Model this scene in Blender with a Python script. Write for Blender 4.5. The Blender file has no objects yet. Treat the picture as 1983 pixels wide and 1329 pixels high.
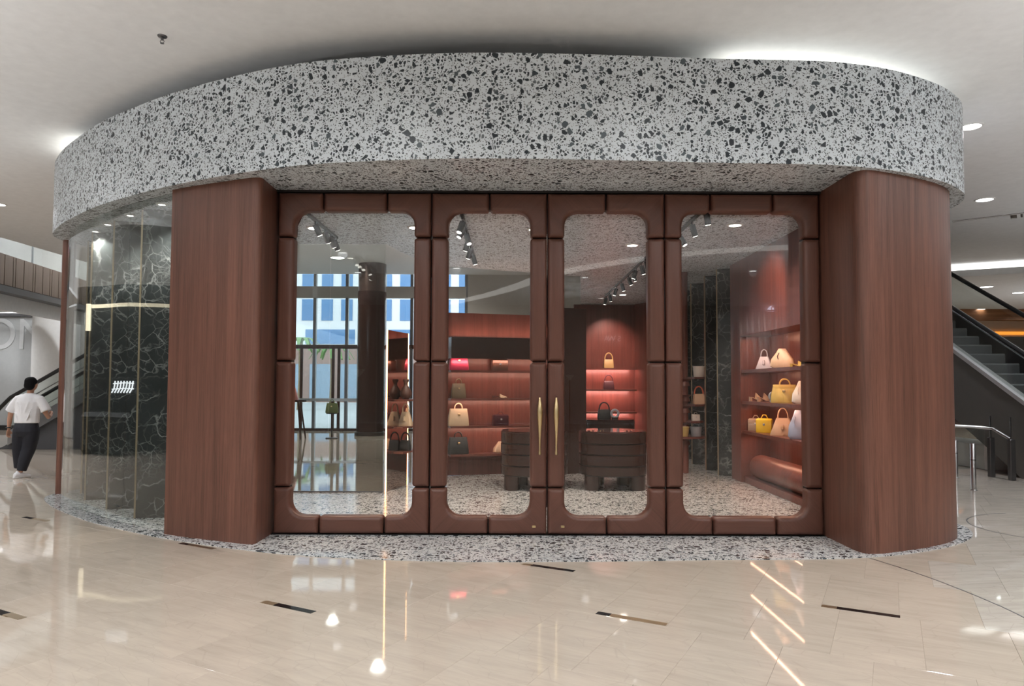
import bpy, bmesh, math, random
from math import sin, cos, pi, radians as R
from mathutils import Vector, Matrix
random.seed(7)
sc = bpy.context.scene
C = sc.collection

# ------------------------------------------------------------------ camera
FPX = 1350.0
cd = bpy.data.cameras.new('camera'); cam = bpy.data.objects.new('camera', cd); C.objects.link(cam)
cd.sensor_fit = 'HORIZONTAL'; cd.sensor_width = 36.0; cd.lens = FPX / 1983 * 36
cd.shift_y = 23.8 / 1983; cd.clip_end = 400; cd.clip_start = 0.05
cam.location = (0, 0, 1.6)
cam.rotation_euler = (Matrix.Rotation(R(92.45), 4, 'X') @ Matrix.Rotation(R(0.2), 4, 'Z')).to_euler()
sc.camera = cam
# ------------------------------------------------------------------ world and view
w = bpy.data.worlds.new('daylight'); sc.world = w; w.use_nodes = True
bgn = w.node_tree.nodes['Background']
bgn.inputs[0].default_value = (0.80, 0.90, 1.0, 1); bgn.inputs[1].default_value = 2.1
sc.view_settings.view_transform = 'Standard'; sc.view_settings.look = 'None'
sc.view_settings.gamma = 1.0; sc.view_settings.use_curve_mapping = False
sc.view_settings.exposure = 0.68
cy = sc.cycles
cy.use_denoising = True
cy.use_adaptive_sampling = True; cy.adaptive_threshold = 0.08; cy.adaptive_min_samples = 16
cy.max_bounces = 6; cy.diffuse_bounces = 3; cy.glossy_bounces = 4; cy.transmission_bounces = 4
cy.transparent_max_bounces = 32; cy.caustics_reflective = False; cy.caustics_refractive = False
cy.sample_clamp_indirect = 6.0; cy.blur_glossy = 0.5

def spot(loc, watts, col=(1, .95, .88), angle=140, blend=1.0, radius=.1, to=None):
    l = bpy.data.lights.new('lamp', 'SPOT'); l.energy = watts; l.color = col
    l.spot_size = R(angle); l.spot_blend = blend; l.shadow_soft_size = radius
    o = bpy.data.objects.new('lamp', l); C.objects.link(o); o.location = loc
    if to is not None:
        o.rotation_euler = (Vector(to) - Vector(loc)).to_track_quat('-Z', 'Y').to_euler()
    return o
def strip(loc, sx, sy, watts, col, rot=(0, 0, 0), spread=180):
    l = bpy.data.lights.new('strip_lamp', 'AREA'); l.shape = 'RECTANGLE'; l.size = sx; l.size_y = sy
    l.energy = watts; l.color = col; l.spread = R(spread)
    o = bpy.data.objects.new('strip_lamp', l); C.objects.link(o); o.location = loc; o.rotation_euler = rot
    return o
CEIL = 4.95; SOF = 3.70
# mall downlights in the ceiling in front of the shop (fixtures are built further down)
FRONT_LAMPS = [(-9.0, 2.4), (-5.4, 2.4), (-1.8, 2.4), (1.8, 2.4), (5.4, 2.4), (9.0, 2.4),
               (-8.5, 4.2), (-5.2, 4.2), (-1.8, 4.2), (1.8, 4.2), (5.2, 4.2), (8.5, 4.4),
               (-4.3, -2.4), (-4.6, -5.5), (-1.6, -4.7), (2.25, -6.3), (3.4, -11.5), (7.0, -5.0), (-9, -5)]
for (x, y) in FRONT_LAMPS:
    spot((x, y, CEIL - .04), 125, (.95, .975, 1), 165, 1.0, .12)
# made-up floor-standing uplighters added to brighten the ceiling, all outside the picture
ADDED_UPLIGHTS = [(-6.4, 3.2), (6.4, 3.2), (-10.2, 7.0), (10.4, 6.6), (-3.6, -1.2), (0.0, -2.4), (3.6, -1.2), (-8.0, -2.0), (8.0, -2.0), (13.0, 10.5), (19.0, 20.0), (-9.5, -8.0), (2.0, -9.0)]
for (x, y) in ADDED_UPLIGHTS:
    spot((x, y, 1.98), 300, (.95, .975, 1), 160, 1.0, .12, (x, y, 4))
REAR_LAMPS = [(5.89, 8.83), (8.44, 12.33), (7.4, 5.6), (-8.6, 9.0), (-9.6, 12.9)]
for (x, y) in REAR_LAMPS:
    spot((x, y, CEIL - .04), 170, (.97, .97, 1), 165, 1.0, .12)
SHOP_LAMPS = [(-2.66, 9.26), (-1.30, 9.21), (1.79, 10.32), (0.3, 9.3), (2.55, 16.0), (2.9, 9.0)]
for (x, y) in SHOP_LAMPS:
    spot((x, y, SOF - .03), 150, (1, .83, .70), 150, 1.0, .09)

# ------------------------------------------------------------------ mesh helpers
class MB:
    def __init__(s): s.v = []; s.f = []; s.m = []
    def add(s, vs, fs, mi=0):
        o = len(s.v); s.v += [tuple(p) for p in vs]
        for f in fs: s.f.append(tuple(i + o for i in f)); s.m.append(mi)
        return s
    def box(s, x0, x1, y0, y1, z0, z1, mi=0):
        vs = [(x0, y0, z0), (x1, y0, z0), (x1, y1, z0), (x0, y1, z0), (x0, y0, z1), (x1, y0, z1), (x1, y1, z1), (x0, y1, z1)]
        return s.add(vs, [(0, 3, 2, 1), (4, 5, 6, 7), (0, 1, 5, 4), (1, 2, 6, 5), (2, 3, 7, 6), (3, 0, 4, 7)], mi)
    def cbox(s, x0, x1, y0, y1, z0, z1, c=.01, mi=0):           # box with chamfered upright and level edges
        rings = []
        for z, k in ((z0, c), (z0 + c, 0), (z1 - c, 0), (z1, c)):
            a, b, d, e = x0 + k, x1 - k, y0 + k, y1 - k
            q = c
            rings.append([(a + q, d, z), (b - q, d, z), (b, d + q, z), (b, e - q, z), (b - q, e, z), (a + q, e, z), (a, e - q, z), (a, d + q, z)])
        return s.loft(rings, True, mi)
    def obox(s, p, q, t, z0, z1, mi=0):                          # upright slab from p to q in plan, thickness t (to the left of p>q)
        p = Vector(p); q = Vector(q); d = (q - p).normalized(); n = Vector((-d.y, d.x)) * t
        return s.prism([p, q, q + n, p + n], z0, z1, mi)
    def prism(s, pts, z0, z1, mi=0):
        n = len(pts)
        ar = sum(pts[i][0] * pts[(i + 1) % n][1] - pts[(i + 1) % n][0] * pts[i][1] for i in range(n))
        pts = [(p[0], p[1]) for p in pts]
        if ar < 0: pts.reverse()
        vs = [(x, y, z0) for x, y in pts] + [(x, y, z1) for x, y in pts]
        fs = [tuple(range(n - 1, -1, -1)), tuple(range(n, 2 * n))]
        fs += [(i, (i + 1) % n, n + (i + 1) % n, n + i) for i in range(n)]
        return s.add(vs, fs, mi)
    def loft(s, rings, cap=True, mi=0):
        n = len(rings[0]); vs = [p for r in rings for p in r]; fs = []
        for k in range(len(rings) - 1):
            for i in range(n):
                j = (i + 1) % n
                fs.append((k * n + i, k * n + j, (k + 1) * n + j, (k + 1) * n + i))
        if cap:
            fs.append(tuple(range(n - 1, -1, -1))); fs.append(tuple((len(rings) - 1) * n + i for i in range(n)))
        return s.add(vs, fs, mi)
    def lathe(s, prof, c=(0, 0, 0), n=20, mi=0, cap=True):
        rings = [[(c[0] + r * cos(2 * pi * i / n), c[1] + r * sin(2 * pi * i / n), c[2] + z) for i in range(n)] for r, z in prof]
        return s.loft(rings, cap, mi)
    def tube(s, path, r, n=8, mi=0, closed=False, flat=1.0):
        path = [Vector(p) for p in path]; m = len(path); rings = []
        up = None
        for k in range(m):
            if closed: t = path[(k + 1) % m] - path[(k - 1) % m]
            else: t = path[min(k + 1, m - 1)] - path[max(k - 1, 0)]
            t.normalize()
            if up is None:
                up = Vector((0, 0, 1)) if abs(t.z) < .9 else Vector((0, 1, 0))
            a = t.cross(up)
            if a.length < 1e-4: a = t.cross(Vector((1, 0, 0)))
            a.normalize(); b = a.cross(t).normalized(); up = b
            rr = r[k] if isinstance(r, (list, tuple)) else r
            rings.append([tuple(path[k] + a * rr * cos(2 * pi * i / n) + b * rr * flat * sin(2 * pi * i / n)) for i in range(n)])
        if closed:
            rings.append(rings[0]); return s.loft(rings, False, mi)
        return s.loft(rings, True, mi)
    def build(s, name, mat, parent=None, smooth=None, world=False):
        me = bpy.data.meshes.new(name)
        vs = s.v
        if world and parent is not None:
            L = parent.location; vs = [(x - L.x, y - L.y, z - L.z) for x, y, z in vs]
        me.from_pydata(vs, [], s.f)
        bm = bmesh.new(); bm.from_mesh(me); bmesh.ops.recalc_face_normals(bm, faces=bm.faces); bm.to_mesh(me); bm.free()
        for mt in (mat if isinstance(mat, (list, tuple)) else [mat]): me.materials.append(mt)
        if any(s.m):
            me.polygons.foreach_set('material_index', s.m)
        if smooth:
            me.shade_smooth(); me.set_sharp_from_angle(angle=R(smooth))
        o = bpy.data.objects.new(name, me); C.objects.link(o)
        if parent is not None: o.parent = parent
        return o
def meta(o, label=None, cat=None, group=None, kind=None):
    if label: o['label'] = label
    if cat: o['category'] = cat
    if group: o['group'] = group
    if kind: o['kind'] = kind
    return o
def thing(name, label, cat, loc=(0, 0, 0), rz=0, group=None, kind=None):
    o = bpy.data.objects.new(name, None); C.objects.link(o); o.empty_display_size = .1
    o.location = loc; o.rotation_euler = (0, 0, rz)
    return meta(o, label, cat, group, kind)
def struct(name, mb, mat, parent=None, smooth=None, label=None):
    o = mb.build(name, mat, parent, smooth)
    if parent is None: o['kind'] = 'structure'
    if label: o['label'] = label
    return o
def copy_tree(o, parent=None):
    c = o.copy(); C.objects.link(c); c.parent = parent
    for ch in o.children: copy_tree(ch, c)
    return c
def spline(pts, n=6, closed=False):
    m = len(pts); out = []
    P = [Vector(p) for p in pts]
    for i in range(m if closed else m - 1):
        a = P[(i - 1) % m] if closed or i > 0 else P[0] * 2 - P[1]
        b = P[i]; c = P[(i + 1) % m]
        d = P[(i + 2) % m] if closed or i + 2 < m else P[-1] * 2 - P[-2]
        for k in range(n):
            t = k / n
            out.append(.5 * ((2 * b) + (c - a) * t + (2 * a - 5 * b + 4 * c - d) * t * t + (3 * b - a - 3 * c + d) * t ** 3))
    if not closed: out.append(P[-1])
    return out
def offset(pts, d):                                              # shift an open plan polyline to its left by d
    out = []
    for i, p in enumerate(pts):
        a = pts[max(i - 1, 0)]; b = pts[min(i + 1, len(pts) - 1)]
        t = (Vector(b) - Vector(a)).normalized()
        out.append(Vector(p) + Vector((-t.y, t.x)) * d)
    return out
def rounded(pts, rad, n=5):                                      # right-angled outline with rounded corners
    out = []; m = len(pts)
    for i in range(m):
        p = Vector(pts[i]); a = Vector(pts[i - 1]); b = Vector(pts[(i + 1) % m]); r = rad[i] if isinstance(rad, (list, tuple)) else rad
        if r <= 0: out.append(p); continue
        u0 = (a - p).normalized(); u1 = (b - p).normalized(); c = p + (u0 + u1) * r
        for k in range(n + 1):
            t = pi / 2 * k / n
            out.append(c - u1 * r * cos(t) - u0 * r * sin(t))
    return out
def srect(w, d, r, n=4):                                         # rounded rectangle ring, CCW
    pts = []
    for cx, cy_, a0 in ((w / 2 - r, d / 2 - r, 0), (-w / 2 + r, d / 2 - r, 90), (-w / 2 + r, -d / 2 + r, 180), (w / 2 - r, -d / 2 + r, 270)):
        for k in range(n + 1):
            a = R(a0 + 90 * k / n); pts.append((cx + r * cos(a), cy_ + r * sin(a)))
    return pts

# ------------------------------------------------------------------ materials
def newmat(name):
    m = bpy.data.materials.new(name); m.use_nodes = True
    nt = m.node_tree; nt.nodes.clear()
    out = nt.nodes.new('ShaderNodeOutputMaterial')
    return m, nt, out
class G:
    def __init__(s, nt): s.nt = nt
    def n(s, t, ins=None, **props):
        x = s.nt.nodes.new(t)
        for k, v in props.items(): setattr(x, k, v)
        for k, v in (ins or {}).items(): s.set(x.inputs[k], v)
        return x
    def set(s, sock, v):
        if hasattr(v, 'links') or isinstance(v, bpy.types.NodeSocket): s.nt.links.new(v, sock)
        else: sock.default_value = v
    def math(s, op, a, b=0.0, clamp=False):
        x = s.nt.nodes.new('ShaderNodeMath'); x.operation = op; x.use_clamp = clamp
        s.set(x.inputs[0], a); s.set(x.inputs[1], b); return x.outputs[0]
    def mix(s, f, a, b):
        x = s.nt.nodes.new('ShaderNodeMix'); x.data_type = 'RGBA'
        s.set(x.inputs[0], f); s.set(x.inputs[6], a); s.set(x.inputs[7], b); return x.outputs[2]
    def ramp(s, f, stops):
        x = s.nt.nodes.new('ShaderNodeValToRGB'); s.set(x.inputs[0], f)
        e = x.color_ramp.elements
        while len(e) < len(stops): e.new(.5)
        for k, (p, c) in enumerate(stops): e[k].position = p; e[k].color = c if len(c) == 4 else (*c, 1)
        return x.outputs[0]
    def mapr(s, v, a, b, c=0.0, d=1.0):
        x = s.nt.nodes.new('ShaderNodeMapRange'); s.set(x.inputs[0], v)
        for i, q in enumerate((a, b, c, d)): s.set(x.inputs[i + 1], q)
        return x.outputs[0]
    def mapping(s, vec, scale=(1, 1, 1), rot=(0, 0, 0), loc=(0, 0, 0)):
        x = s.n('ShaderNodeMapping'); s.set(x.inputs[0], vec)
        x.inputs['Scale'].default_value = scale; x.inputs['Rotation'].default_value = rot; x.inputs['Location'].default_value = loc
        return x.outputs[0]
def rgba(c): return (*c, 1) if len(c) == 3 else c
def plain(name, col, rough=.5, metal=0.0, spec=.5, coat=0.0, emit=None, es=0.0):
    m, nt, out = newmat(name); g = G(nt)
    tc = g.n('ShaderNodeTexCoord')
    no = g.n('ShaderNodeTexNoise', {'Vector': tc.outputs['Object'], 'Scale': 9.0, 'Detail': 3.0})
    k = .93 if metal < .5 else .96
    colr = g.mix(no.outputs[0], rgba(tuple(c * k for c in col)), rgba(tuple(min(1, c * (2 - k)) for c in col)))
    b = g.n('ShaderNodeBsdfPrincipled', {'Base Color': colr, 'Roughness': rough, 'Metallic': metal, 'Specular IOR Level': spec, 'Coat Weight': coat})
    if emit: b.inputs['Emission Color'].default_value = rgba(emit); b.inputs['Emission Strength'].default_value = es
    nt.links.new(b.outputs[0], out.inputs[0]); return m
def emission(name, col, s):
    m, nt, out = newmat(name); g = G(nt)
    e = g.n('ShaderNodeEmission', {'Color': rgba(col), 'Strength': s}); nt.links.new(e.outputs[0], out.inputs[0]); return m
def glass(name, tint=(.96, .98, .98), ior=1.5, boost=1.0, gl=(1, 1, 1)):
    m, nt, out = newmat(name); g = G(nt)
    lw_ = g.n('ShaderNodeLayerWeight', {'Blend': .5})                 # Schlick reflectance, same from both faces
    f0 = ((ior - 1) / (ior + 1)) ** 2
    f = g.math('ADD', g.math('MULTIPLY', g.math('POWER', lw_.outputs['Facing'], 5.0), 1 - f0), f0)
    f = g.math('MULTIPLY', f, boost, True)
    t = g.n('ShaderNodeBsdfTransparent', {'Color': rgba(tint)}); r = g.n('ShaderNodeBsdfGlossy', {'Color': rgba(gl), 'Roughness': 0.0})
    mx = g.n('ShaderNodeMixShader', {0: f, 1: t.outputs[0], 2: r.outputs[0]}); nt.links.new(mx.outputs[0], out.inputs[0]); return m
def terrazzo(name, base=(.66, .715, .755), rough=.35, spec=.4):
    m, nt, out = newmat(name); g = G(nt)
    tc = g.n('ShaderNodeTexCoord'); co = tc.outputs['Object']
    nz = g.n('ShaderNodeTexNoise', {'Vector': co, 'Scale': 9.0, 'Detail': 1.0})
    off = g.n('ShaderNodeVectorMath', {0: nz.outputs['Color'], 1: (.5, .5, .5)}, operation='SUBTRACT')
    sc_ = g.n('ShaderNodeVectorMath', {0: off.outputs[0]}, operation='SCALE'); sc_.inputs['Scale'].default_value = .055
    vec = g.n('ShaderNodeVectorMath', {0: co, 1: sc_.outputs[0]}, operation='ADD').outputs[0]
    mot = g.n('ShaderNodeTexNoise', {'Vector': co, 'Scale': 4.0, 'Detail': 4.0})
    col = g.mix(mot.outputs[0], rgba(tuple(c * .86 for c in base)), rgba(tuple(min(1, c * 1.14) for c in base)))
    def layer(col, scale, frac, t0, t1, dark, light, loc):
        v = g.mapping(vec, (1, 1, 1), (0, 0, 0), loc)
        ve = g.n('ShaderNodeTexVoronoi', {'Vector': v, 'Scale': scale}, feature='DISTANCE_TO_EDGE')
        vf = g.n('ShaderNodeTexVoronoi', {'Vector': v, 'Scale': scale}, feature='F1')
        sp = g.n('ShaderNodeSeparateColor', {0: vf.outputs['Color']})
        thr = g.mapr(sp.outputs[2], 0, 1, t0, t1)
        d = g.math('SUBTRACT', ve.outputs['Distance'], thr)
        edge = g.mapr(d, 0.0, .03)
        pick = g.math('LESS_THAN', sp.outputs[0], frac)
        rnd_ = g.mapr(vf.outputs['Distance'], .56, .50)
        mask = g.math('MULTIPLY', g.math('MULTIPLY', edge, rnd_), pick)
        cc = g.ramp(sp.outputs[1], [(0, dark), (.55, dark), (.8, light), (1, light)])
        return g.mix(mask, col, cc)
    col = layer(col, 60, .60, .10, .22, (.11, .125, .135), (.34, .36, .37), (3, 1, 7))
    col = layer(col, 31, .60, .09, .22, (.030, .040, .048), (.15, .17, .185), (0, 5, 2))
    col = layer(col, 17, .36, .09, .22, (.022, .030, .038), (.085, .11, .125), (9, 4, 1))
    b = g.n('ShaderNodeBsdfPrincipled', {'Base Color': col, 'Roughness': rough, 'Specular IOR Level': spec})
    nt.links.new(b.outputs[0], out.inputs[0]); return m
def wood(name, base=(.150, .066, .046), rot=(0, 0, 0), rough=.38, contrast=1.0, strips=True, spec=.4, coat=0.0, obj=True):
    m, nt, out = newmat(name); g = G(nt)
    tc = g.n('ShaderNodeTexCoord'); co = g.mapping(tc.outputs['Object'], (1, 1, 1), rot)
    wob = g.n('ShaderNodeTexNoise', {'Vector': g.mapping(co, (2.5, 2.5, .5)), 'Scale': 1.0, 'Detail': 2.0})
    co2 = g.n('ShaderNodeVectorMath', {0: co, 1: g.n('ShaderNodeVectorMath', {0: wob.outputs['Color'], 1: (.06, .06, 0)}, operation='MULTIPLY').outputs[0]}, operation='ADD').outputs[0]
    n1 = g.n('ShaderNodeTexNoise', {'Vector': g.mapping(co2, (70, 70, 1.6)), 'Scale': 1.0, 'Detail': 4.0, 'Roughness': .6})
    n2 = g.n('ShaderNodeTexNoise', {'Vector': g.mapping(co2, (16, 16, .55)), 'Scale': 1.0, 'Detail': 3.0})
    n3 = g.n('ShaderNodeTexNoise', {'Vector': g.mapping(co2, (240, 240, 9)), 'Scale': 1.0, 'Detail': 2.0})
    v = g.math('ADD', g.math('MULTIPLY', n1.outputs[0], .5), g.math('MULTIPLY', n2.outputs[0], .5))
    v = g.math('ADD', g.math('MULTIPLY', v, .8), g.math('MULTIPLY', n3.outputs[0], .2))
    c = contrast
    dk = tuple(x * (1 - .42 * c) for x in base); lt = tuple(min(1, x * (1 + .36 * c)) for x in base)
    col = g.ramp(v, [(.30, dk), (.48, base), (.68, lt)])
    if strips:
        vo = g.n('ShaderNodeTexVoronoi', {'Vector': g.mapping(co, (1, 1, .001)), 'Scale': 5.0}, feature='F1')
        sp = g.n('ShaderNodeSeparateColor', {0: vo.outputs['Color']})
        hs = g.n('ShaderNodeHueSaturation', {'Color': col, 'Value': g.mapr(sp.outputs[0], 0, 1, .86, 1.14)}); col = hs.outputs[0]
    b = g.n('ShaderNodeBsdfPrincipled', {'Base Color': col, 'Roughness': rough, 'Specular IOR Level': spec, 'Coat Weight': coat, 'Coat Roughness': .08})
    bp = g.n('ShaderNodeBump', {'Height': v, 'Strength': .08, 'Distance': .004}); nt.links.new(bp.outputs[0], b.inputs['Normal'])
    nt.links.new(b.outputs[0], out.inputs[0]); return m
def black_marble(name):
    m, nt, out = newmat(name); g = G(nt)
    tc = g.n('ShaderNodeTexCoord'); co = tc.outputs['Object']
    def dist(amount, scale, loc):
        nz = g.n('ShaderNodeTexNoise', {'Vector': g.mapping(co, (1, 1, 1), (0, 0, 0), loc), 'Scale': scale, 'Detail': 5.0})
        o = g.n('ShaderNodeVectorMath', {0: nz.outputs['Color'], 1: (.5, .5, .5)}, operation='SUBTRACT')
        s2 = g.n('ShaderNodeVectorMath', {0: o.outputs[0]}, operation='SCALE'); s2.inputs['Scale'].default_value = amount
        return g.n('ShaderNodeVectorMath', {0: co, 1: s2.outputs[0]}, operation='ADD').outputs[0]
    base = g.n('ShaderNodeTexNoise', {'Vector': co, 'Scale': 3.0, 'Detail': 5.0})
    col = g.mix(base.outputs[0], (.014, .018, .019, 1), (.055, .062, .062, 1))
    for (sc_, am, wd, loc, st) in ((2.6, .75, .035, (0, 0, 0), .85), (5.5, .5, .045, (4, 3, 1), .45), (11, .3, .05, (7, 2, 5), .25)):
        v = g.n('ShaderNodeTexVoronoi', {'Vector': dist(am, 2.2, loc), 'Scale': sc_}, feature='DISTANCE_TO_EDGE')
        line = g.mapr(v.outputs['Distance'], wd, 0.0)
        pm = g.n('ShaderNodeTexNoise', {'Vector': g.mapping(co, (1, 1, 1), (0, 0, 0), loc), 'Scale': 2.3, 'Detail': 2.0})
        msk = g.mapr(pm.outputs[0], .46, .64)
        col = g.mix(g.math('MULTIPLY', g.math('MULTIPLY', line, msk), st), col, (.55, .57, .56, 1))
    b = g.n('ShaderNodeBsdfPrincipled', {'Base Color': col, 'Roughness': .08, 'Specular IOR Level': .5})
    nt.links.new(b.outputs[0], out.inputs[0]); return m
def marble_tile(name, base=(.505, .43, .355), ang=30, streak=1.0):
    m, nt, out = newmat(name); g = G(nt)
    geo = g.n('ShaderNodeNewGeometry'); oi = g.n('ShaderNodeObjectInfo')
    rnd = g.n('ShaderNodeCombineXYZ', {0: g.math('MULTIPLY', oi.outputs['Random'], 37), 1: g.math('MULTIPLY', oi.outputs['Random'], 91), 2: 0.0})
    co = g.n('ShaderNodeVectorMath', {0: geo.outputs['Position'], 1: rnd.outputs[0]}, operation='ADD').outputs[0]
    co = g.mapping(co, (1, 1, 1), (0, 0, R(ang)))
    n1 = g.n('ShaderNodeTexNoise', {'Vector': g.mapping(co, (1.1, 9, 1)), 'Scale': 1.3, 'Detail': 6.0, 'Roughness': .62, 'Distortion': .5})
    n2 = g.n('ShaderNodeTexNoise', {'Vector': g.mapping(co, (5, 40, 1)), 'Scale': 1.0, 'Detail': 3.0})
    n3 = g.n('ShaderNodeTexNoise', {'Vector': co, 'Scale': 2.2, 'Detail': 4.0})
    v = g.math('ADD', g.math('ADD', g.math('MULTIPLY', n1.outputs[0], .5), g.math('MULTIPLY', n2.outputs[0], .2)), g.math('MULTIPLY', n3.outputs[0], .3))
    s_ = streak
    col = g.ramp(v, [(.30, tuple(c * (1 - .16 * s_) for c in base)), (.5, base), (.70, tuple(min(1, c * (1 + .12 * s_)) for c in base))])
    vv = g.n('ShaderNodeTexVoronoi', {'Vector': g.mapping(co, (2.2, 5, 1)), 'Scale': 1.6, 'Randomness': 1.0}, feature='DISTANCE_TO_EDGE')
    col = g.mix(g.math('MULTIPLY', g.mapr(vv.outputs[0], .02, 0.0), .22 * s_), col, rgba(tuple(c * .66 for c in base)))
    hs = g.n('ShaderNodeHueSaturation', {'Color': col, 'Value': g.mapr(oi.outputs['Random'], 0, 1, .96, 1.03)})
    b = g.n('ShaderNodeBsdfPrincipled', {'Base Color': hs.outputs[0], 'Roughness': .04, 'Specular IOR Level': .62})
    nt.links.new(b.outputs[0], out.inputs[0]); return m

M = {}
M['terrazzo'] = terrazzo('terrazzo_panel')
M['terrazzo_floor'] = terrazzo('terrazzo_polished', (.60, .60, .59), .16, .5)
M['wood'] = wood('red_brown_veneer', contrast=1.2)
M['wood_int'] = wood('red_interior_veneer', (.155, .052, .038), rough=.32)
M['wood_h'] = wood('red_interior_veneer_level', (.155, .052, .038), (0, R(90), 0), .32)
DW = (.126, .054, .038)
M['dw_v'] = wood('door_timber_upright', DW, (0, 0, 0), .34, .55, False)
M['dw_h'] = wood('door_timber_level', DW, (0, R(90), 0), .34, .55, False)
M['dw_a'] = wood('door_timber_diagonal', DW, (0, R(45), 0), .34, .55, False)
M['dw_b'] = wood('door_timber_counter_diagonal', DW, (0, R(-45), 0), .34, .55, False)
M['dark_wood'] = wood('dark_stained_timber', (.034, .014, .010), (0, R(90), 0), .22, .6, False, .5)
M['dark_frame'] = plain('dark_frame', (.012, .009, .008), .5)
M['tile'] = marble_tile('beige_marble')
M['tile_b'] = marble_tile('grey_beige_marble', (.53, .48, .42), -6, 1.5)
M['black_marble'] = black_marble('black_veined_marble')
M['brass'] = plain('brushed_brass', (.80, .62, .34), .28, 1.0)
M['brass_dull'] = plain('dull_brass', (.42, .33, .22), .38, 1.0)
M['steel'] = plain('brushed_steel', (.62, .63, .65), .28, 1.0)
M['steel_lt'] = plain('bright_steel_trim', (.66, .67, .69), .3, .55)
M['steel_dark'] = plain('dark_brushed_steel', (.20, .20, .21), .34, 1.0)
M['black'] = plain('black_metal', (.012, .012, .013), .4)
M['black_gloss'] = plain('black_gloss', (.008, .008, .009), .12)
M['ceiling'] = plain('white_ceiling_paint', (.80, .81, .82), .8, spec=.2)
M['white'] = plain('white_paint', (.78, .78, .77), .6, spec=.3)
M['grey'] = plain('grey_paint', (.34, .34, .34), .6)
M['dark_grey'] = plain('dark_grey_paint', (.06, .06, .065), .5)
M['glass'] = glass('clear_door_glass', (.97, .98, .975), 1.5, .75)
M['glass_curved'] = glass('curved_window_glass', (.90, .925, .92), 1.5, 1.35)
M['glass_thin'] = glass('balustrade_glass', (.90, .93, .92), 1.45, 1.0)
M['lamp_disc'] = emission('lamp_disc', (1, .98, .96), 6)
M['lamp_warm'] = emission('warm_lamp_disc', (1, .93, .84), 6)
M['led_warm'] = emission('warm_led', (1, .50, .22), 4.5)
M['led_white'] = emission('white_led', (1, .97, .88), 6.0)

# ------------------------------------------------------------------ setting: floor and its stone tiles
floor = struct('floor', MB().box(-30, 5.6, -14, 24.5, -.30, -.004).box(5.6, 40, -14, 40, -.30, -.004), M['tile'])
struct('floor_forecourt', MB().box(-60, 5.6, 24.5, 40, -.3, -.02), plain('forecourt_paving', (.42, .42, .43), .8))
FRONT = [(-6.62, 10.25), (-6.52, 9.81), (-6.10, 9.27), (-5.60, 8.77), (-4.88, 8.14), (-4.13, 7.62), (-3.56, 7.27), (-2.80, 6.89), (-2.07, 6.61),
         (-1.37, 6.47), (-.60, 6.39), (.06, 6.38), (1.0, 6.42), (1.9, 6.48), (2.87, 6.52), (3.32, 6.59), (3.80, 6.74), (4.38, 7.04),
         (4.80, 7.38), (5.02, 7.66), (5.14, 7.95), (5.20, 8.30)]
EDGE = spline([Vector(p) for p in FRONT], 5)
REAR = [(5.2, 9.2), (5.0, 18.4), (1.79, 18.2), (1.32, 13.36), (.36, 12.95), (-.39, 12.62), (-1.11, 12.28), (-1.60, 11.55), (-1.77, 10.95), (-1.87, 10.36),
        (-3.3, 10.36), (-5.2, 10.75), (-6.1, 10.78), (-6.5, 10.6)]
SLAB = [tuple(p) for p in EDGE] + REAR
def inside(p, poly):
    c = False; n = len(poly); x, y = p
    for i in range(n):
        x0, y0 = poly[i]; x1, y1 = poly[(i + 1) % n]
        if (y0 > y) != (y1 > y) and x < (x1 - x0) * (y - y0) / (y1 - y0) + x0: c = not c
    return c
TW, TH = .497, .97                                               # a tile is 0.5 m wide, rows 0.97 m deep, laid at 28.5 degrees
UA = R(-28.5); U = Vector((cos(UA), sin(UA))); V = Vector((-sin(UA), cos(UA)))
FRAC = {-1: .25, 0: .51, 1: .77, 2: .30, 3: .05, 4: .55, 5: .30, 6: .05, 7: .8}
def tile_mesh(name, mat):
    g = .0005; c = .0008; rings = []
    for z, k in ((-.02, 0), (-c, 0), (0, c)):
        a, b, d, e = g + k, TW - g - k, g + k, TH - g - k
        rings.append([(a, d, z), (b, d, z), (b, e, z), (a, e, z)])
    o = MB().loft(rings).build(name, mat); me = o.data
    bpy.data.objects.remove(o); return me
tmA = tile_mesh('floor_tile', M['tile']); tmB = tile_mesh('floor_tile_veined', M['tile_b'])
ARC = spline([Vector(p) for p in [(3.33, 6.60), (3.45, 6.15), (3.52, 5.75), (3.56, 5.3), (3.55, 4.87), (3.45, 4.2), (3.3, 3.6)]], 5)
def right_of_arc(p):
    if p.y > 6.55: return p.x > 4.2
    x = None
    for a, b in zip(ARC, ARC[1:]):
        if b.y <= p.y <= a.y: x = a.x + (b.x - a.x) * (a.y - p.y) / max(1e-6, a.y - b.y)
    return x is not None and p.x > x
count = 0
for k in range(-2, 15):
    v0 = 2.69 + TH * k
    for i in range(-40, 24):
        u0 = (i + FRAC.get(k, (k * .26) % 1)) * TW
        c = U * (u0 + TW / 2) + V * (v0 + TH / 2)
        if not (3.2 < c.y < 12.9) or abs(c.x) > .74 * c.y + .35: continue
        cs = [U * (u0 + a * TW) + V * (v0 + b * TH) for a in (0, 1) for b in (0, 1)]
        if all(inside(q, SLAB) for q in cs): continue
        t = bpy.data.objects.new('floor_tile', tmB if right_of_arc(c) else tmA); C.objects.link(t); t.parent = floor
        p = U * u0 + V * v0; t.location = (p.x, p.y, 0); t.rotation_euler = (0, 0, UA); count += 1
print('tiles', count)
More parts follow.
